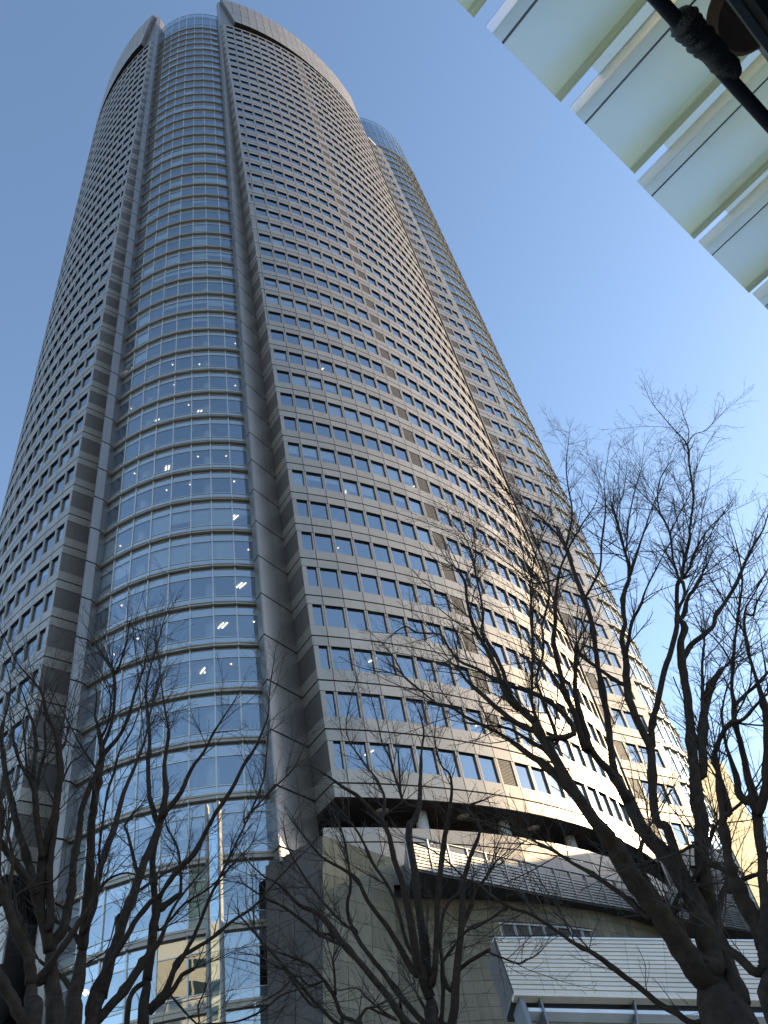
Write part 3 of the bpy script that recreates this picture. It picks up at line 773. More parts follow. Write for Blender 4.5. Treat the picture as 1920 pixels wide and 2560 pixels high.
link('edge_trim', tp.mesh('edge_trim', [M_BARW]), can, CI)
for v in (1.17, 1.50, 1.83, 2.16):
    mb = MB(); mb.hexa([CP(.035, v+.055, .4), CP(U1, v+.055, .4), CP(U1, v, .4), CP(.035, v, .4)], [CP(.035, v+.055, .1), CP(U1, v+.055, .1), CP(U1, v, .1), CP(.035, v, .1)])
    link('white_bar', mb.mesh('white_bar', [M_BARW]), can, CI)
for u, w in ((.012, .016), (.083, .006), (.43, .006), (.78, .006), (1.13, .006), (1.48, .006)):
    mb = MB(); mb.hexa([CP(u, 4.1, .62), CP(u+w, 4.1, .62), CP(u+w, 1.03, .62), CP(u, 1.03, .62)], [CP(u, 4.1, .03), CP(u+w, 4.1, .03), CP(u+w, 1.03, .03), CP(u, 1.03, .03)])
    link('strut', mb.mesh('strut', [M_STEEL]), can, CI)
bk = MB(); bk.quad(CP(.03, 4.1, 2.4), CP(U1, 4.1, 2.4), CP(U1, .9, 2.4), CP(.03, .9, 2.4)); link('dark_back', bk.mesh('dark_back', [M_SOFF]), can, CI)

# ---------------------------------------------------------------- white twin blade before the glass bay
bl = thing('twin_blade_mast', 'tall white twin-blade mast standing before the foot of the glass bay', 'mast', (*azd(-17.35, 49.0)[:2], GZ))
for x in (-.42, .34):
    mb = MB(); mb.box(x, x+.13, -.25, .25, 0, 26.0); link('blade', mb.mesh('blade', [plain('blade_paint', (.27, .27, .27), .5)]), bl)
mb = MB(); mb.box(-.29, .34, -.03, .03, 0, 25.4); link('web', mb.mesh('web', [M_BAYG]), bl)

# ---------------------------------------------------------------- neighbours
def block(name, label, cat, x0, x1, y0, y1, z1, mat, rotz=0, parts=None):
    t = thing(name, label, cat, ((x0+x1)/2, (y0+y1)/2, GZ)); t.rotation_euler.z = rotz
    hx, hy = (x1-x0)/2, (y1-y0)/2; mb = MB(); mb.box(-hx, hx, -hy, hy, 0, z1-GZ); link('wall', mb.mesh('wall', [mat]), t)
    return t, hx, hy
nb = thing('beige_stone_building', 'beige stone building standing beyond the right foot of the tower, behind the trees', 'building', (*azd(16.9, 112)[:2], GZ))
nb.rotation_euler.z = R_(53)
zt = 48.5-GZ; mb = MB(); mb.box(0, 12, .1, 16, 0, zt-.6); link('wall', mb.mesh('wall', [M_STNDK]), nb)
st = plain('beige_stone', (.46, .38, .22), .7, 0, .12, .5, .1, .3, isl=.1, streak=.15)
for i in range(6):
    for j in range(19):
        zz = j*2.66; h_ = 2.63 if j < 18 else 2.63*(0.3+0.14*i)
        mb = MB(); mb.box(i*2+.015, (i+1)*2-.015, -.06, .06, zz+.015, zz+h_); link('stone_panel', mb.mesh('stone_panel', [st]), nb)
        mb = MB(); mb.box(-.06, .06, .1+i*2.6+.015, .1+(i+1)*2.6-.015, zz+.015, zz+2.63); link('stone_panel', mb.mesh('stone_panel', [st]), nb)

cream = plain('cream_wall', (.62, .57, .45), .6, 0, .06); teal = glass('teal_glass', (.25, .33, .33), .30, 0)
def window_grid(t, hx, y, z0, z1, nx, nz, mats):
    for i in range(nx):
        for j in range(nz):
            w = 2*hx/nx; h = (z1-z0)/nz
            mb = MB(); x = -hx+w*i; z = z0+h*j
            mb.box(x+w*.1, x+w*.9, y, y+.12, z+h*.25, z+h*.85); link('window', mb.mesh('window', mats), t)
ra, hx, hy = block('cream_tower', 'cream tower block with a green glass top, mirrored in the bay glass', 'building', -15, -3, -76, -60, 55, cream)
M_DKW = plain('dark_window', (.03, .05, .06), .15)
window_grid(ra, hx, hy, 8, 54, 4, 13, [M_DKW])
mb = MB(); mb.box(-hx+.3, hx-.3, -hy+.3, hy-.3, 55-GZ, 69-GZ); link('glass_top', mb.mesh('glass_top', [plain('teal_wall', (.09, .15, .16), .12)]), ra)
rb, hx, hy = block('cream_slab_block', 'narrow cream slab block beside the cream tower, mirrored in the bay glass', 'building', -52, -40, -80, -62, 58, cream)
window_grid(rb, hx*.7, hy, 6, 50, 3, 11, [M_DKW])
rc, hx, hy = block('grey_low_block', 'dark grey low block, mirrored at the foot of the bay glass', 'building', -150, -105, -90, -60, 52, M_STNDK)
window_grid(rc, hx, hy, 6, 46, 8, 8, [M_DKW])

hb, hx, hy = block('sun_blocking_building', 'long plain unseen building on the right, outside the picture, added to shade podium and trees', 'building', 55, 78, 32, 110, 39, M_STNDK)  # unseen block, placed and sized to keep the sun off podium and trees
for i in range(12):
    for j in range(7):
        mb = MB(); mb.box(-hx-.1, -hx+.02, -36+6*i, -32.4+6*i, 5+4.5*j, 7.4+4.5*j); link('window', mb.mesh('window', [M_DKW]), hb)
# ---------------------------------------------------------------- bare trees
# Limbs follow measured sight lines; every limb gets its own distance, so the crowns have real depth.
CROPS = {'A': (1400, 2060, 1.831), 'B': (1100, 1560, 1.904), 'C': (1420, 1560, 1.904), 'D': (1100, 1060, 1.904), 'E': (1420, 960, 1.904),
         'F': (0, 2060, 2.38), 'G': (330, 2060, 2.1156), 'H': (0, 1560, 2.38), 'I': (330, 1460, 2.1156), 'J': (640, 2060, 1.5867),
         'K': (640, 1560, 1.5867), 'Q': (1000, 1950, 4.1475), 'V': (1180, 2280, 5.53), 'S': (0, 0, 1.0)}
def trace(txt):
    out = []; cr = None
    for tok in txt.split():
        if tok in CROPS: cr = CROPS[tok]; continue
        x, y, w = map(float, tok.split(',')); out.append((cr[0]+x/cr[2], cr[1]+y/cr[2], w/cr[2]))
    return out
M_BARK = plain('bark', (.044, .033, .026), .85, 0, .4, 9, .6, .15)
M_TWIG = plain('twig_bark', (.042, .031, .025), .8, 0, .2, 9)
def twig_tube(mb, pts, r0, r1, sides=3):
    n0 = len(mb.v); k = len(pts); u = None
    for i, p in enumerate(pts):
        d = pts[min(i+1, k-1)] - pts[max(i-1, 0)]
        if u is None: u = d.orthogonal().normalized(); w = d.cross(u).normalized()
        r = r0 + (r1-r0)*i/(k-1)
        for a in range(sides):
            t = 6.2832*a/sides; mb.v.append(tuple(p + u*(math.cos(t)*r) + w*(math.sin(t)*r)))
    for i in range(k-1):
        for a in range(sides):
            b = (a+1) % sides; q = n0+i*sides; mb.f.append((q+a, q+b, q+sides+b, q+sides+a)); mb.m.append(0)
def rdir(d, ang, upw, R):
    ax = d.orthogonal().normalized(); ax.rotate(Matrix.Rotation(R.uniform(0, 6.2832), 3, d))
    v = d.copy(); v.rotate(Matrix.Rotation(ang, 3, ax)); v.z += upw; return v.normalized()
def grow(mb, p, d, L, r, level, R, dens):
    """one twig with its side shoots; zelkova shoots rise, fork narrowly and zigzag"""
    n = 5 if level < 2 else 4; pts = [p.copy()]; dirs = []; dd = d.copy()
    for i in range(n):
        dd = (dd + Vector((R.gauss(0, .13), R.gauss(0, .13), R.gauss(0.035, .09)))).normalized(); dirs.append(dd)
        pts.append(pts[-1] + dd*(L/n))
    twig_tube(mb, pts, r, max(r*.42, .0016), 4 if level == 0 else 3)
    if level >= 3 or L < .16: return
    step = (.16, .105, .085)[level]/dens; s = step*R.uniform(.5, 1.2)
    while s < L*.97:
        i = min(int(s/L*n), n-1); f = s/L*n - i; q = pts[i].lerp(pts[i+1], f); taper = 1 - .62*s/L
        cl = L*R.uniform(.26, .58)*(1-.55*s/L)*(1.0 if level == 0 else .9)
        if cl > .07: grow(mb, q, rdir(dirs[i], R.uniform(.45, .95), R.uniform(-.05, .28), R), cl, max(r*taper*.6, .0018), level+1, R, dens)
        s += step*R.uniform(.6, 1.5)
def smooth(pts, rad, sub=3):
    """Catmull-Rom through the points"""
    P = []; Q = []
    for i in range(len(pts)-1):
        p0, p1, p2, p3 = pts[max(i-1, 0)], pts[i], pts[i+1], pts[min(i+2, len(pts)-1)]
        for k in range(sub):
            t = k/sub; P.append(.5*((2*p1)+(p2-p0)*t+(2*p0-5*p1+4*p2-p3)*t*t+(3*p1-p0-3*p2+p3)*t**3)); Q.append(rad[i]+(rad[i+1]-rad[i])*t)
    P.append(pts[-1]); Q.append(rad[-1]); return P, Q

def tree(label, dist, trunk, limbs, seed, dens=1.0, spread=1.0, group='bare street trees'):
    dens *= 1.3; R = random.Random(seed); known = []                  # (px, py, distance) along everything traced so far
    tr = trace(trunk); b0 = tr[0]
    base = at_d(b0[0], b0[1], dist); root = thing('bare_tree', label, 'tree', (base[0], base[1], GZ), group)
    TIv = Matrix.Translation(-root.location); twigs = MB()
    def build(poly, d0, d1, name, first=False):
        pts = []; rad = []; n = len(poly)
        for i, (x, y, w) in enumerate(poly):
            dd = d0 + (d1-d0)*(i/max(n-1, 1)); p = at_d(x, y, dd); known.append((x, y, dd)); pts.append(p); rad.append(max(.46*w/FPX*p.length, .003))
        if first:                                        # carry the trunk down to the pavement with a root flare
            p = pts[0]; h = p.z-GZ; r = rad[0]
            pts = [Vector((p.x, p.y, GZ-.1)), Vector((p.x, p.y, GZ+.25)), Vector((p.x, p.y, GZ+h*.5))]+pts; rad = [r*1.7, r*1.25, r*1.05]+rad
        if first: rad[-1] *= .72
        P, Q = smooth(pts, rad); knob = [R.random() for _ in P]
        Q = [q*(1+.02*math.sin(i*1.7+seed)+(.35 if (knob[i] > .93 and q < .09) else 0)) for i, q in enumerate(Q)]
        P = [p+Vector((R.gauss(0, 1), R.gauss(0, 1), R.gauss(0, 1)))*min(q*.09, .012) for p, q in zip(P, Q)]
        mb = MB(); tube_pts(mb, P, Q, 10 if max(Q) > .08 else 7)
        link(name, mb.mesh(name, [M_BARK], True), root, TIv)
        return P, Q
    tp, tq = build(tr, dist, dist+.2, 'trunk', True)
    for li, txt in enumerate(limbs):
        poly = trace(txt); x, y, w = poly[0]
        near = min(known, key=lambda q: (q[0]-x)**2+(q[1]-y)**2); d0 = near[2]
        L = sum(math.hypot(poly[i+1][0]-poly[i][0], poly[i+1][1]-poly[i][1]) for i in range(len(poly)-1))/FPX*d0
        if math.hypot(near[0]-x, near[1]-y) > 10: poly = [(near[0], near[1], w)] + poly
        P, Q = build(poly, d0, d0+R.uniform(-.42, .42)*L*spread, 'limb')
        stub = poly[-1][2] > 5.0
        acc = 0; nxt = R.uniform(.1, .4)
        for i in range(len(P)-1):
            seg = P[i+1]-P[i]; acc += seg.length
            while acc > nxt and Q[i] < .085:
                thin = Q[i] < .035
                d = rdir(seg.normalized(), R.uniform(.5, 1.05), R.uniform(.0, .45), R)
                ln = R.uniform(.45, 1.6) if thin else R.uniform(.25, .95)
                grow(twigs, P[i].copy(), d, ln, min(.013, max(Q[i]*.45, .004)) * (1 if thin else .6), 0 if ln > .5 else 1, R, dens)
                nxt += R.uniform(.12, .33)/dens * (1.0 if thin else 2.2)
            if acc > nxt: nxt = acc + R.uniform(.1, .4)
        d = (P[-1]-P[-3]).normalized()
        for k in range(5 if stub else 3):
            grow(twigs, P[-1].copy(), rdir(d, R.uniform(.05, .75), R.uniform(0, .25), R), R.uniform(.6, 1.5) if stub else R.uniform(.25, .6), min(.011, max(Q[-1]*.7, .004)), 0, R, dens)
    link('twigs', twigs.mesh('twigs', [M_TWIG]), root, TIv, 'stuff')
    return root

tree('largest bare tree, with a thick leaning trunk in front of the metal canopy', 12.0,
 'A 815,1000,215 745,860,195 705,740,175',
 ['A 690,720,120 640,680,115 580,600,105 500,480,98 410,350,95 330,240,92 265,120,95 215,60,80 B 740,930,62 640,800,58 560,660,52 490,550,46 450,470,40',
  'B 450,470,38 380,400,32 325,325,27 300,230,22 255,130,19 200,40,16 D 205,930,13 195,830,11 165,690,11 170,600,6 150,480,3',
  'B 380,410,28 320,350,24 270,220,24 215,110,20 170,30,18 D 150,930,18 130,850,15 120,760,15 95,710,15',
  'B 470,520,32 360,470,28 260,390,25 170,310,22 122,262,15 97,228,11',
  'B 640,520,30 560,400,25 430,325,20 300,285,20 180,215,16 90,175,14 40,110,12 0,50,10 K 640,35,8 590,10,6 520,60,3',
  'B 620,790,46 500,670,38 420,620,30 370,580,28 300,530,18 200,480,15 120,440,13 60,400,11 0,380,10 K 730,325,9 660,270,8 590,212,9',
  'B 590,700,30 500,600,26 430,560,18 330,500,14 200,480,8 120,470,5 40,420,3',
  'A 700,640,105 650,440,92 610,350,84 560,250,80 500,160,72 430,80,66 370,10,62 C 300,860,62 230,735,40 205,600,34 190,470,32 165,330,30 145,220,25 130,110,24 115,5,26 D 690,840,26 640,710,22 600,590,20 575,545,20',
  'D 575,545,13 500,465,9 400,385,7 310,315,6 240,240,4 180,200,2',
  'D 600,590,12 622,480,10 628,400,9 610,300,7 600,200,5 610,100,3 618,20,2',
  'D 690,830,14 760,690,11 770,560,9 790,400,7 780,280,4 800,150,2',
  'C 290,850,44 210,720,38 140,640,34 90,560,36 60,440,32 36,330,26 34,250,20 38,160,20 42,98,24',
  'D 165,690,8 130,560,6 60,470,4 15,400,2', 'D 440,760,8 380,640,6 300,560,5 220,500,3 150,470,2', 'D 430,760,7 360,690,6 290,640,4 200,560,3 120,500,2', 'D 385,380,5 330,300,4 290,200,3 280,120,2', 'D 240,240,4 170,180,3 100,160,2', 'D 340,380,5 260,330,4 200,300,3',
  'B 690,600,34 640,430,30 600,340,26 565,200,24 540,90,26 548,0,20 D 550,830,17 570,700,12 605,610,8 680,470,6 745,370,4 760,250,2',
  'B 600,350,22 510,210,18 450,150,12 440,40,10 D 440,900,10 430,760,8 470,560,6 520,420,4 530,300,2',
  'B 480,500,22 440,380,16 440,200,13 440,60,12 D 430,900,12 440,760,10 400,640,7 380,520,5 340,380,3',
  'B 560,560,22 490,360,14 460,260,12 490,150,13 490,40,12 D 485,960,12 520,820,12 510,700,9 470,600,10',
  'A 700,500,82 690,400,64 660,250,64 650,120,60 650,0,62 C 620,850,66 600,700,50 590,560,44 575,400,40 560,270,38 538,170,42 538,80,32 555,15,36 E 522,1100,20 520,960,20 540,930,22',
  'E 540,930,18 552,850,17 580,740,16 580,680,10 597,560,9 590,480,10 575,370,9 568,290,8 500,210,5 440,140,4 400,90,3 370,30,2',
  'E 568,290,5 575,220,4 550,150,3 535,90,2', 'E 568,290,5 600,240,4 660,220,3 700,170,2',
  'E 530,930,14 500,840,11 485,710,11 440,620,9 400,570,6 340,510,4 280,450,3',
  'E 440,620,7 425,540,7 440,450,5 480,380,3', 'E 490,700,8 530,620,6 580,520,4 600,430,2',
  'E 550,920,14 580,870,13 602,805,14 660,700,5 740,620,4 780,580,2',
  'C 640,720,40 640,500,38 670,330,36 700,260,30 740,208,20',
  'C 640,460,22 640,300,16 640,180,12 650,90,12',
  'C 560,150,30 590,95,26 650,50,24 695,5,20 E 700,1105,20 745,1045,18 800,955,18 830,880,15 885,765,10 930,690,7 960,590,4',
  'E 545,1110,22 575,1010,18 600,980,18 636,912,15',
  'A 640,430,30 560,370,22 520,410,22 520,380,22 560,300,18 640,210,18 690,60,16 720,0,14 C 880,800,10 930,720,8',
  'A 575,280,50 540,170,44 490,20,42 C 420,930,40 400,720,38 392,590,38 340,480,36 290,360,40 280,250,36 272,150,30 255,60,24 272,0,22 E 262,1080,24 265,1000,22 290,930,20 285,850,15 262,770,13 240,680,13 215,592,13',
  'E 290,920,14 330,800,11 370,680,8 400,590,6 440,500,4 470,430,2', 'E 275,800,10 290,640,7 320,500,5 350,400,3 360,300,2',
  'C 400,560,32 400,470,30 430,360,28 460,220,28 490,130,26 518,10,24 E 520,1080,18 555,1010,14 545,940,18',
  'C 274,170,20 290,60,18 E 305,1130,18 345,1055,15 370,980,9 430,860,7 470,780,4 520,700,2',
  'C 275,295,18 200,250,17 130,200,18 60,150,16 42,100,14',
  'A 410,430,26 330,360,25 250,300,22 150,230,20 60,180,16 0,140,14 S 1340,2105,6 1280,2075,5 1200,2050,3',
  'A 620,915,26 540,870,26 450,820,25 380,760,24 300,700,24 220,640,24 150,590,20 70,550,16 0,500,15 Q 1500,1480,32 1350,1390,30 1200,1340,30 1100,1300,28 950,1200,28 830,1090,26 750,1060,22 640,990,20 520,870,18 400,770,16 260,690,14 100,640,10',
  'Q 1130,1320,20 1040,1360,18 950,1430,20 800,1520,22 700,1560,20 600,1650,18',
  'A 640,640,34 560,500,30 480,380,26 400,260,24 370,180,26 370,100,20 410,10,12', 'A 660,620,30 600,560,18 560,480,20 520,420,26',
  'A 820,800,90 790,700,66 765,620,56 735,540,46 720,440,34 740,330,26 770,250,22 760,130,20'], 11, 1.0, .9)

tree('bare tree with several upright stems at the right edge of the picture', 10.5,
 'S 1935,2540,42 S 1928,2440,36 S 1920,2370,34',
 ['A 952,570,80 915,470,76 870,400,70 820,310,66 790,230,44 770,150,38 760,50,36 745,0,34 C 740,900,36 722,780,38 715,700,24',
  'A 945,640,46 940,500,52 935,300,40 925,150,40 905,0,42 C 895,860,46 860,740,34 830,600,27 795,480,24 790,390,22 780,300,16 785,200,16 790,120,14 800,40,12 E 815,1060,12 830,920,8 800,760,5 770,660,3',
  'C 905,900,42 945,760,42 950,600,38 945,450,34 925,350,28 890,240,15 850,100,16 E 840,1090,10 880,1010,7 940,900,4',
  'C 790,390,16 840,340,16 900,290,14 945,240,11', 'C 785,200,10 740,120,9 690,60,6 640,20,4',
  'C 820,820,38 800,720,30 755,590,15 735,470,14 735,400,10 760,300,7 820,180,5',
  'C 770,900,26 750,800,18 730,740,16', 'C 690,640,24 740,510,22 780,470,22 840,450,16 900,380,14 950,330,9',
  'A 930,660,44 900,680,40 830,620,38 760,560,36 735,500,26', 'A 815,300,40 760,300,24 800,270,22 870,240,20 905,228,16 940,180,10',
  'A 800,260,24 750,210,24 690,180,26 640,120,20 600,100,16 550,130,12 510,100,8', 'E 880,1100,12 900,1040,8 952,940,5'], 23, 1.0, .8)

tree('slender bare tree fanning out from a short trunk in the middle, before the stone wall', 17.0,
 'J 706,805,50 700,745,46 695,700,46',
 ['J 690,690,42 660,600,38 640,540,34 612,380,30 585,250,25 545,130,22 520,20,18 K 480,760,14 400,680,16 350,650,13 280,600,8 215,560,5',
  'K 500,790,13 510,700,13 480,620,9 420,540,7 360,440,5 370,320,4 410,190,2',
  'J 680,600,34 655,400,30 632,200,28 608,60,28 612,-5,26 K 620,790,22 645,730,22 652,640,16 655,520,9 665,420,8 640,330,4',
  'K 640,730,14 580,700,12 570,610,8 565,520,7', 'K 580,690,11 550,600,10 535,540,8 500,470,6 480,380,4 440,230,2',
  'J 700,640,24 715,450,22 720,300,22 738,120,24 755,15,20 K 775,680,13 770,600,9 735,560,7 710,470,6 715,380,4 740,290,2',
  'J 735,800,16 742,600,15 730,470,14 740,370,14 765,310,15 800,278,13', 'J 742,550,12 790,480,10 850,410,8 900,390,7 950,365,6',
  'J 780,800,34 798,560,28 815,400,24 822,250,18 850,130,16 890,20,12 K 840,730,9 900,700,7', 'J 815,420,16 855,320,14 870,270,12 920,200,11 950,150,8',
  'J 610,800,30 525,690,26 430,570,22 342,470,22 290,400,25 240,350,20 170,320,14 90,240,9 20,200,6 S 600,2130,3',
  'J 340,480,14 285,455,14 240,430,13 180,380,12 110,330,10 30,290,7 S 610,2210,4', 'J 310,455,10 285,435,10 250,445,9 245,405,8',
  'J 672,795,22 580,690,21 505,590,18 420,480,16 380,405,16 362,322,14 376,250,12 370,180,10 350,60,8 K 330,800,6',
  'J 620,580,28 560,470,22 500,380,18 440,300,16 400,220,16 330,170,12 260,130,10 200,60,8 150,-5,6 K 130,760,4',
  'J 400,430,12 340,390,10 250,290,9 180,190,8 130,100,6 110,10,4',
  'J 650,540,20 600,480,16 560,330,14 520,240,12 460,150,12 420,60,10 K 370,780,7 300,700,4',
  'J 690,760,14 640,680,10', 'J 690,620,16 685,500,13 678,440,12',
  'J 770,660,18 805,580,16 870,530,14 925,500,15 V 240,560,28 400,625,26 640,710,26 745,660,22 890,600,16 1040,440,12 1170,350,8'], 37, .85, .8)
tree('low bare tree whose thin arching branches cross the dark stone pier', 15.5,
 'J 420,830,20 400,796,17 385,780,16',
 ['J 385,780,16 340,760,15 312,690,14 270,620,12 215,560,11 150,530,9 90,510,6', 'J 315,680,10 312,600,9 305,540,9',
  'J 400,796,14 430,740,10 450,730,8', 'J 330,800,14 230,700,13 125,580,12 62,510,10 10,450,9 S 600,2290,4', 'J 125,580,9 90,570,8 40,540,7 0,520,5',
  'J 210,640,9 160,600,7 100,660,6 30,700,4', 'J 560,780,9 500,740,8 440,690,7 400,650,5 340,660,4'], 41, .8, .8)

tree('bare tree with forked dark trunks at the far left edge of the picture', 14.0,
 'F 195,1200,95 190,1080,80 185,960,66',
 ['F 185,950,62 178,840,60 150,730,58 92,620,54 50,510,48 20,400,38 -10,320,30 H 5,1060,14', 'F 140,1180,70 90,1070,62 20,950,58 -40,850,50',
  'F 120,600,22 90,480,18 100,420,16 180,380,13 260,350,12 320,340,11 380,270,10 470,210,8 600,180,5',
  'F 60,520,22 60,420,16 70,300,20 75,180,18 40,40,14'], 53, .8, .8)
tree('bare tree with a straight dark low-forking trunk, second from the left edge', 14.6,
 'F 325,1200,92 318,1050,86 310,900,72 296,760,66',
 ['F 296,760,64 265,600,64 232,480,58 200,375,50 150,310,44 90,235,42 30,150,36 -5,90,32 H 20,1120,20 -20,1000,16',
  'F 215,420,44 185,280,42 140,140,40 110,50,38 98,-5,36 H 75,1080,36 50,980,32 30,850,29 10,720,25 15,600,16 50,480,11 62,350,7 20,200,4',
  'F 232,470,48 245,280,58 265,150,54 290,60,45 310,-5,42 H 330,1120,44 345,1000,40 362,880,40 350,740,38 320,620,20 272,540,20 255,420,17 180,320,9 100,230,7 40,110,6 0,30,4',
  'H 350,760,20 380,720,18 395,680,14', 'H 345,1000,18 420,830,10 490,780,9 560,680,7 620,560,5',
  'F 250,200,34 235,90,32 220,-10,34 H 212,1100,38 205,1000,34 180,930,26 120,830,18 80,700,14 90,600,7',
  'H 208,1010,24 200,840,22 215,740,22 200,600,20 170,520,10 130,400,6 70,300,3', 'H 220,980,20 240,860,16 270,740,15 265,600,12 280,560,7',
  'H 200,900,16 160,860,13 150,720,11 140,560,8 190,430,5',
  'F 318,700,54 350,660,58 385,590,50 412,470,48 430,350,44 442,200,40 465,100,40 478,-5,36 H 490,1090,34 540,960,34 590,860,36 608,770,34 600,690,30 582,610,20 565,540,13 575,420,7 560,300,3',
  'H 600,680,18 640,600,14 660,470,11 650,380,6', 'F 295,620,44 298,500,44 292,350,40 300,200,36 322,60,30 H 340,1120,24',
  'F 205,950,42 280,860,42 340,770,38 410,685,36 470,585,32 540,480,28 590,400,22 640,330,16 760,290,10 860,330,6'], 59, .85, .8)
tree('bare tree with a tall stem before the left edge of the bay glass', 15.4,
 'F 425,1200,100 440,1050,80 470,900,70 492,750,62',
 ['F 492,750,60 505,600,58 520,450,54 535,300,54 540,150,48 545,-5,48 H 560,1080,46 580,940,44 605,800,36 650,740,28 720,650,23 770,540,19 800,420,16 850,280,12 868,200,8 880,90,5',
  'H 600,760,26 640,660,22 668,560,20 685,420,17 680,320,20 672,270,22', 'H 680,300,15 710,250,14 750,120,10 790,20,7 I 100,1180,4 110,1050,3',
  'H 672,270,12 610,180,8 540,60,5 500,0,3', 'H 575,870,14 490,740,9 400,570,7 330,440,5 260,330,3',
  'F 505,640,30 560,500,30 580,380,24 600,280,18 590,180,14 600,60,14 610,0,13 H 640,1000,15 680,880,15 710,760,12 790,620,9 860,430,7 940,330,4',
  'F 470,700,30 430,640,26 390,610,22', 'F 430,1000,34 380,920,26 300,860,20 230,810,16',
  'F 520,560,40 560,420,38 600,250,40 640,130,40 690,0,34 H 700,1140,32 735,1010,26 780,900,22 830,780,18 870,660,12 900,500,7 930,350,4'], 67, .9, .8)
tree('bare tree with a long stem leaning right across the white mast, left of centre', 16.0,
 'F 545,1210,84 600,1030,76',
 ['F 600,1030,74 650,830,66 692,700,56 740,560,54 792,430,50 832,300,48 880,180,46 930,60,44 952,0,40 I 165,1190,34 182,1080,30 170,980,24 182,890,20 195,775,20',
  'I 150,1230,36 200,1180,30 260,1100,26 312,980,20 380,890,15 430,790,12 500,680,9 540,620,6 590,520,3', 'I 195,775,11 170,640,10 155,520,7 140,400,4 130,280,2',
  'F 530,1130,40 560,980,36 640,850,32 720,720,34 800,590,30 880,480,28 952,420,26 G 185,325,20 240,250,25 330,160,26 380,60,24 412,0,20 I 450,1200,24 520,1100,22 590,960,18 660,850,14 718,700,9 725,600,7 740,480,5 760,340,3',
  'F 700,690,26 700,560,24 715,540,14', 'F 790,430,22 850,380,18 910,340,16 960,310,14', 'F 810,270,24 790,180,20 760,60,16 745,0,13 H 830,1090,10',
  'F 690,560,9 640,740,7 580,790,9 515,830,8', 'F 560,1190,50 660,1080,48 740,990,46 830,850,46 890,770,38 950,700,30 G 170,560,20 215,450,15 300,330,10 380,240,6'], 71, .9, .8)
tree('bare tree with a twisting upright trunk right beside the white mast', 16.8,
 'G 58,1075,54 64,950,50 80,830,48',
 ['G 80,830,48 105,650,46 122,480,44 120,380,32 110,250,31 118,120,33 140,20,31 I 110,1200,28 90,1080,23 85,940,22 96,820,19 80,680,17 75,560,13 100,430,10 150,270,8 172,180,6 230,90,3',
  'I 90,700,10 130,560,8 150,420,7 120,300,5 140,160,3', 'I 100,430,6 60,330,5 20,200,3',
  'G 125,470,34 180,425,32 240,380,26 260,345,16 248,160,13 215,70,11 180,0,8 I 170,1100,5', 'G 135,460,22 165,350,18 240,240,24 330,150,26 380,60,24',
  'G 95,990,42 180,885,36 220,780,28 300,650,20 360,520,17 420,370,15 490,230,13 560,80,11 600,0,9 I 690,1050,10 710,920,8 720,780,5',
  'I 600,1240,10 720,1110,10 850,980,8 900,880,5 930,780,3', 'G 215,780,20 240,720,22 330,660,20 430,600,18 520,520,16 640,440,14 720,350,10 820,240,8 952,110,5',
  'G 120,950,34 200,900,26 265,800,22 330,765,18', 'G 345,1060,9 350,960,8 378,900,7', 'G 10,880,26 -20,960,26 -30,1080,28', 'G 140,560,16 190,520,14 280,420,12 420,330,10 560,180,8 640,90,5 I 700,1150,3',
  'G 660,590,8 760,700,12 830,800,14 900,900,12 950,960,10', 'G 520,1050,8 600,1030,10 700,980,9 800,900,8 952,860,6'], 79, .9, .8)
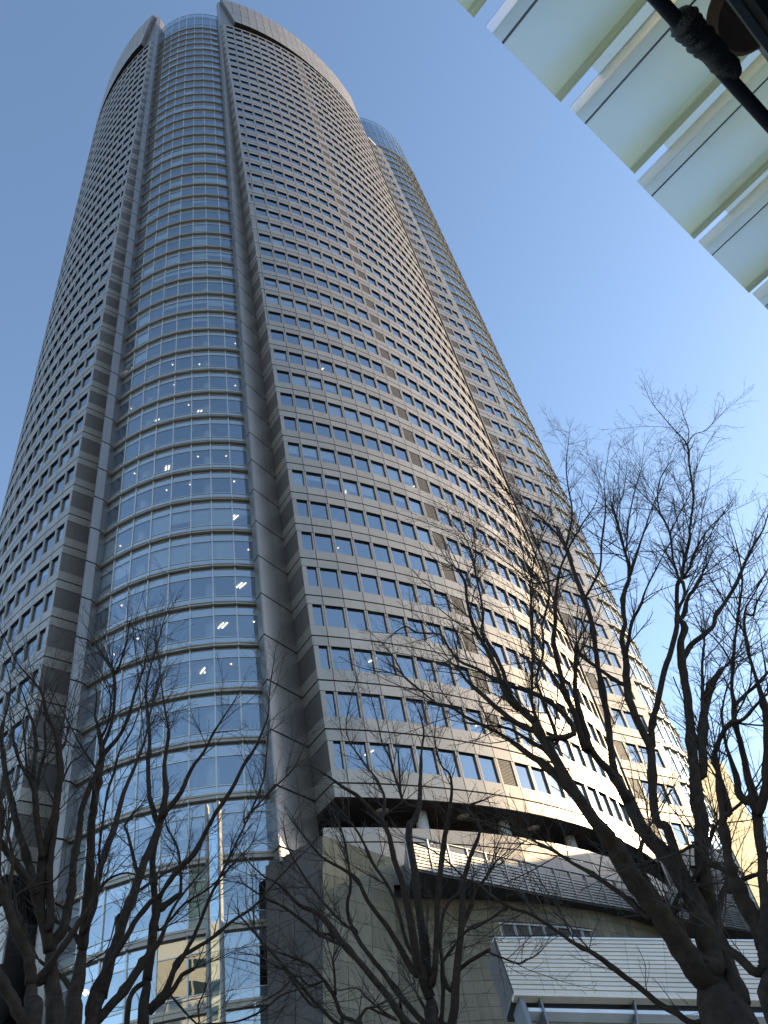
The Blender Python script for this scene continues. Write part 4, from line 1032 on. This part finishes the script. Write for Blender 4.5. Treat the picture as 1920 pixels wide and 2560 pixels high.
# ---------------------------------------------------------------- plastic canopy overhead, its beam and the hose
LD = Vector((math.cos(R_(49.3)), math.sin(R_(49.3)), 0)); SD = Vector((LD[1], -LD[0], 0)); ZC = 2.0
ov = thing('plastic_canopy', 'overhead canopy of long translucent plastic strips stained yellow, with a dark beam', 'canopy', (0.9, 0.6, ZC))
OI = Matrix.Translation(-ov.location)
def plastic():
    m = bpy.data.materials.new('stained_plastic'); m.use_nodes = True; t = m.node_tree; t.nodes.clear(); L = t.links.new
    tc = N(t, 'ShaderNodeTexCoord'); sx = N(t, 'ShaderNodeSeparateXYZ'); L(tc.outputs['Object'], sx.inputs[0])
    no = N(t, 'ShaderNodeTexNoise'); no.inputs['Scale'].default_value = 3.5; no.inputs['Detail'].default_value = 2; no.inputs['Roughness'].default_value = .5
    oi = N(t, 'ShaderNodeObjectInfo'); ad = N(t, 'ShaderNodeVectorMath', operation='ADD'); mp = N(t, 'ShaderNodeMapping'); mp.inputs['Scale'].default_value = (1, .55, 1)
    L(tc.outputs['Object'], ad.inputs[0]); L(oi.outputs['Random'], ad.inputs[1]); L(ad.outputs[0], mp.inputs[0]); L(mp.outputs[0], no.inputs['Vector'])
    # dirt gathers along the right-hand fold and towards the beam
    a = N(t, 'ShaderNodeMapRange'); a.inputs[1].default_value = .15; a.inputs[2].default_value = .26; a.inputs[4].default_value = .85; L(sx.outputs[0], a.inputs[0])
    b = N(t, 'ShaderNodeMapRange'); b.inputs[1].default_value = .08; b.inputs[2].default_value = .50; b.inputs[4].default_value = .75; L(sx.outputs[1], b.inputs[0])
    nn = N(t, 'ShaderNodeMapRange'); nn.inputs[1].default_value = .36; nn.inputs[2].default_value = .58; L(no.outputs['Fac'], nn.inputs[0])
    mu = N(t, 'ShaderNodeMath', operation='MULTIPLY'); L(b.outputs[0], mu.inputs[0]); L(nn.outputs[0], mu.inputs[1])
    mx = N(t, 'ShaderNodeMath', operation='MAXIMUM'); L(a.outputs[0], mx.inputs[0]); L(mu.outputs[0], mx.inputs[1])
    # specks of black dirt
    vo = N(t, 'ShaderNodeTexNoise'); vo.inputs['Scale'].default_value = 90; L(tc.outputs['Object'], vo.inputs['Vector'])
    sp = N(t, 'ShaderNodeMapRange'); sp.inputs[1].default_value = .76; sp.inputs[2].default_value = .80; L(vo.outputs['Fac'], sp.inputs[0])
    cr = N(t, 'ShaderNodeMixRGB'); cr.inputs[1].default_value = (.95, .95, .86, 1); cr.inputs[2].default_value = (.95, .87, .52, 1); L(mx.outputs[0], cr.inputs[0])
    c2 = N(t, 'ShaderNodeMixRGB'); c2.inputs[2].default_value = (.10, .10, .08, 1); L(sp.outputs[0], c2.inputs[0]); L(cr.outputs[0], c2.inputs[1])
    tl = N(t, 'ShaderNodeBsdfTranslucent'); L(c2.outputs[0], tl.inputs[0])
    tr = N(t, 'ShaderNodeBsdfTransparent'); L(c2.outputs[0], tr.inputs[0])
    gl = N(t, 'ShaderNodeBsdfGlossy'); gl.inputs['Roughness'].default_value = .2
    m1 = N(t, 'ShaderNodeMixShader'); m1.inputs[0].default_value = .55; L(tr.outputs[0], m1.inputs[1]); L(tl.outputs[0], m1.inputs[2])
    m2 = N(t, 'ShaderNodeMixShader'); fr = N(t, 'ShaderNodeFresnel'); fr.inputs[0].default_value = 1.4; L(fr.outputs[0], m2.inputs[0]); L(m1.outputs[0], m2.inputs[1]); L(gl.outputs[0], m2.inputs[2])
    o = N(t, 'ShaderNodeOutputMaterial'); L(m2.outputs[0], o.inputs[0]); return m
M_PLA = plastic()
def strip_frame(s, off, z):
    p = Vector((.488, .600, 0)) + LD*s + SD*off; M = Matrix.Identity(4)
    for i in range(3): M[i][0] = LD[i]; M[i][1] = SD[i]; M[i][3] = p[i]
    M[2][2] = 1; M[2][3] = z; return M
def prof(pts, y0, y1, th=.003):
    """one folded sheet: under face, top face and the cut edges, nothing inside"""
    mb = MB()
    for i in range(len(pts)-1):
        (x0, z0), (x1, z1) = pts[i], pts[i+1]
        mb.quad((x0,y0,z0),(x1,y0,z1),(x1,y1,z1),(x0,y1,z0)); mb.quad((x1,y0,z1+th),(x0,y0,z0+th),(x0,y1,z0+th),(x1,y1,z1+th))
        mb.quad((x0,y0,z0),(x0,y0,z0+th),(x1,y0,z1+th),(x1,y0,z1))
    for (x, z) in (pts[0], pts[-1]): mb.quad((x,y0,z),(x,y1,z),(x,y1,z+th),(x,y0,z+th))
    return mb
low = prof([(-.006, .035), (.004, 0.002), (.034, .0), (.042, .004), (.226, .004), (.234, 0.0), (.247, .0), (.252, .03)], 0, 2.2).mesh('lower_strip', [M_PLA])
upr = prof([(-.062, .045), (-.056, .058), (.012, .058), (.018, .045)], 0.10, 2.2).mesh('upper_strip', [M_PLA])
for i in range(-3, 8):
    link('lower_strip', low, ov, OI @ strip_frame(.30*i, random.uniform(-.008, .008), ZC))
    link('upper_strip', upr, ov, OI @ strip_frame(.30*i-.0, 0, ZC))
M_BLK = plain('black_paint', (.02, .018, .016), .55, 0, .2, 8); M_LIP = plain('grey_lip', (.30, .33, .33), .5)
bm = MB(); bm.box(-1.5, 3.0, .398, .80, -.16, -.03); link('beam', bm.mesh('beam', [M_BLK]), ov, OI @ strip_frame(0, 0, ZC))
lp = MB(); lp.box(-1.5, 3.0, .378, .396, -.07, -.012); link('beam_lip', lp.mesh('beam_lip', [M_LIP]), ov, OI @ strip_frame(0, 0, ZC))
ds = MB(); tube_pts(ds, [(0, 0, 0), (0, 0, .02), (0, 0, .03)], [.085, .10, .10], 32); link('round_plate', ds.mesh('round_plate', [plain('rust_plate', (.13, .075, .05), .7, 0, .2, 6)], False), ov, OI @ Matrix.Translation(at_z(1886, 28, 1.955)))
for k in range(5):
    br = MB(); br.box(-.03, .03, .372, .75, -.03, .0); link('bracket', br.mesh('bracket', [M_BLK]), ov, OI @ strip_frame(-.6+.9*k, 0, ZC))

hs = thing('taped_hose', 'black hose with a knobbly tape-wrapped joint running under the plastic canopy', 'hose', (0.95, .72, 1.8))
HI = Matrix.Translation(-hs.location)
h0, h1 = at_z(1655, 10, 1.8), at_z(1915, 300, 1.8); hd = (h1-h0)
mb = MB(); tube_pts(mb, [h0-hd*3, h0-hd*1.2, h0, h0.lerp(h1, .35), h0.lerp(h1, .7), h1, h1+hd*1.5, h1+hd*4], [.0155]*8, 16)
link('hose', mb.mesh('hose', [plain('rubber', (.02, .02, .022), .38, 0, .2, 20)], True), hs, HI)
mb = MB(); j0, j1 = at_z(1692, 38, 1.8), at_z(1838, 188, 1.8); pts = []; rad = []
for i in range(70):
    t = i/69; base = .030-.010*t
    w = .0045*abs(math.sin(t*30+math.sin(t*9)))+.002*math.sin(t*71)
    env = min(1, t*14, (1-t)*10); pts.append(j0.lerp(j1, t)+Vector((math.sin(t*23)*.0015, math.cos(t*17)*.0015, math.sin(t*31)*.001))); rad.append(.0158+(base-.0158+w)*env)
tube_pts(mb, pts, rad, 20); link('tape_wrap', mb.mesh('tape_wrap', [plain('tape', (.035, .032, .028), .28, 0, .3, 30, .5)], True), hs, HI)

# ---------------------------------------------------------------- the building the canopy hangs on (right of the view)
sh = thing('canopy_side_building', 'plain low building carrying the plastic canopy at the right edge', 'building', (*(SD*6.2 + LD*8)[:2], GZ)); sh.rotation_euler.z = R_(49.3)
mb = MB(); mb.box(-26, 22, -4.2, 2.6, 0, 4.6); link('wall', mb.mesh('wall', [M_STNDK]), sh)
for i in range(8):
    for j in range(1):
        mb = MB(); mb.box(-24+5.6*i, -21+5.6*i, 2.6, 2.7, 1.0, 3.0); link('window', mb.mesh('window', [M_DKW]), sh)
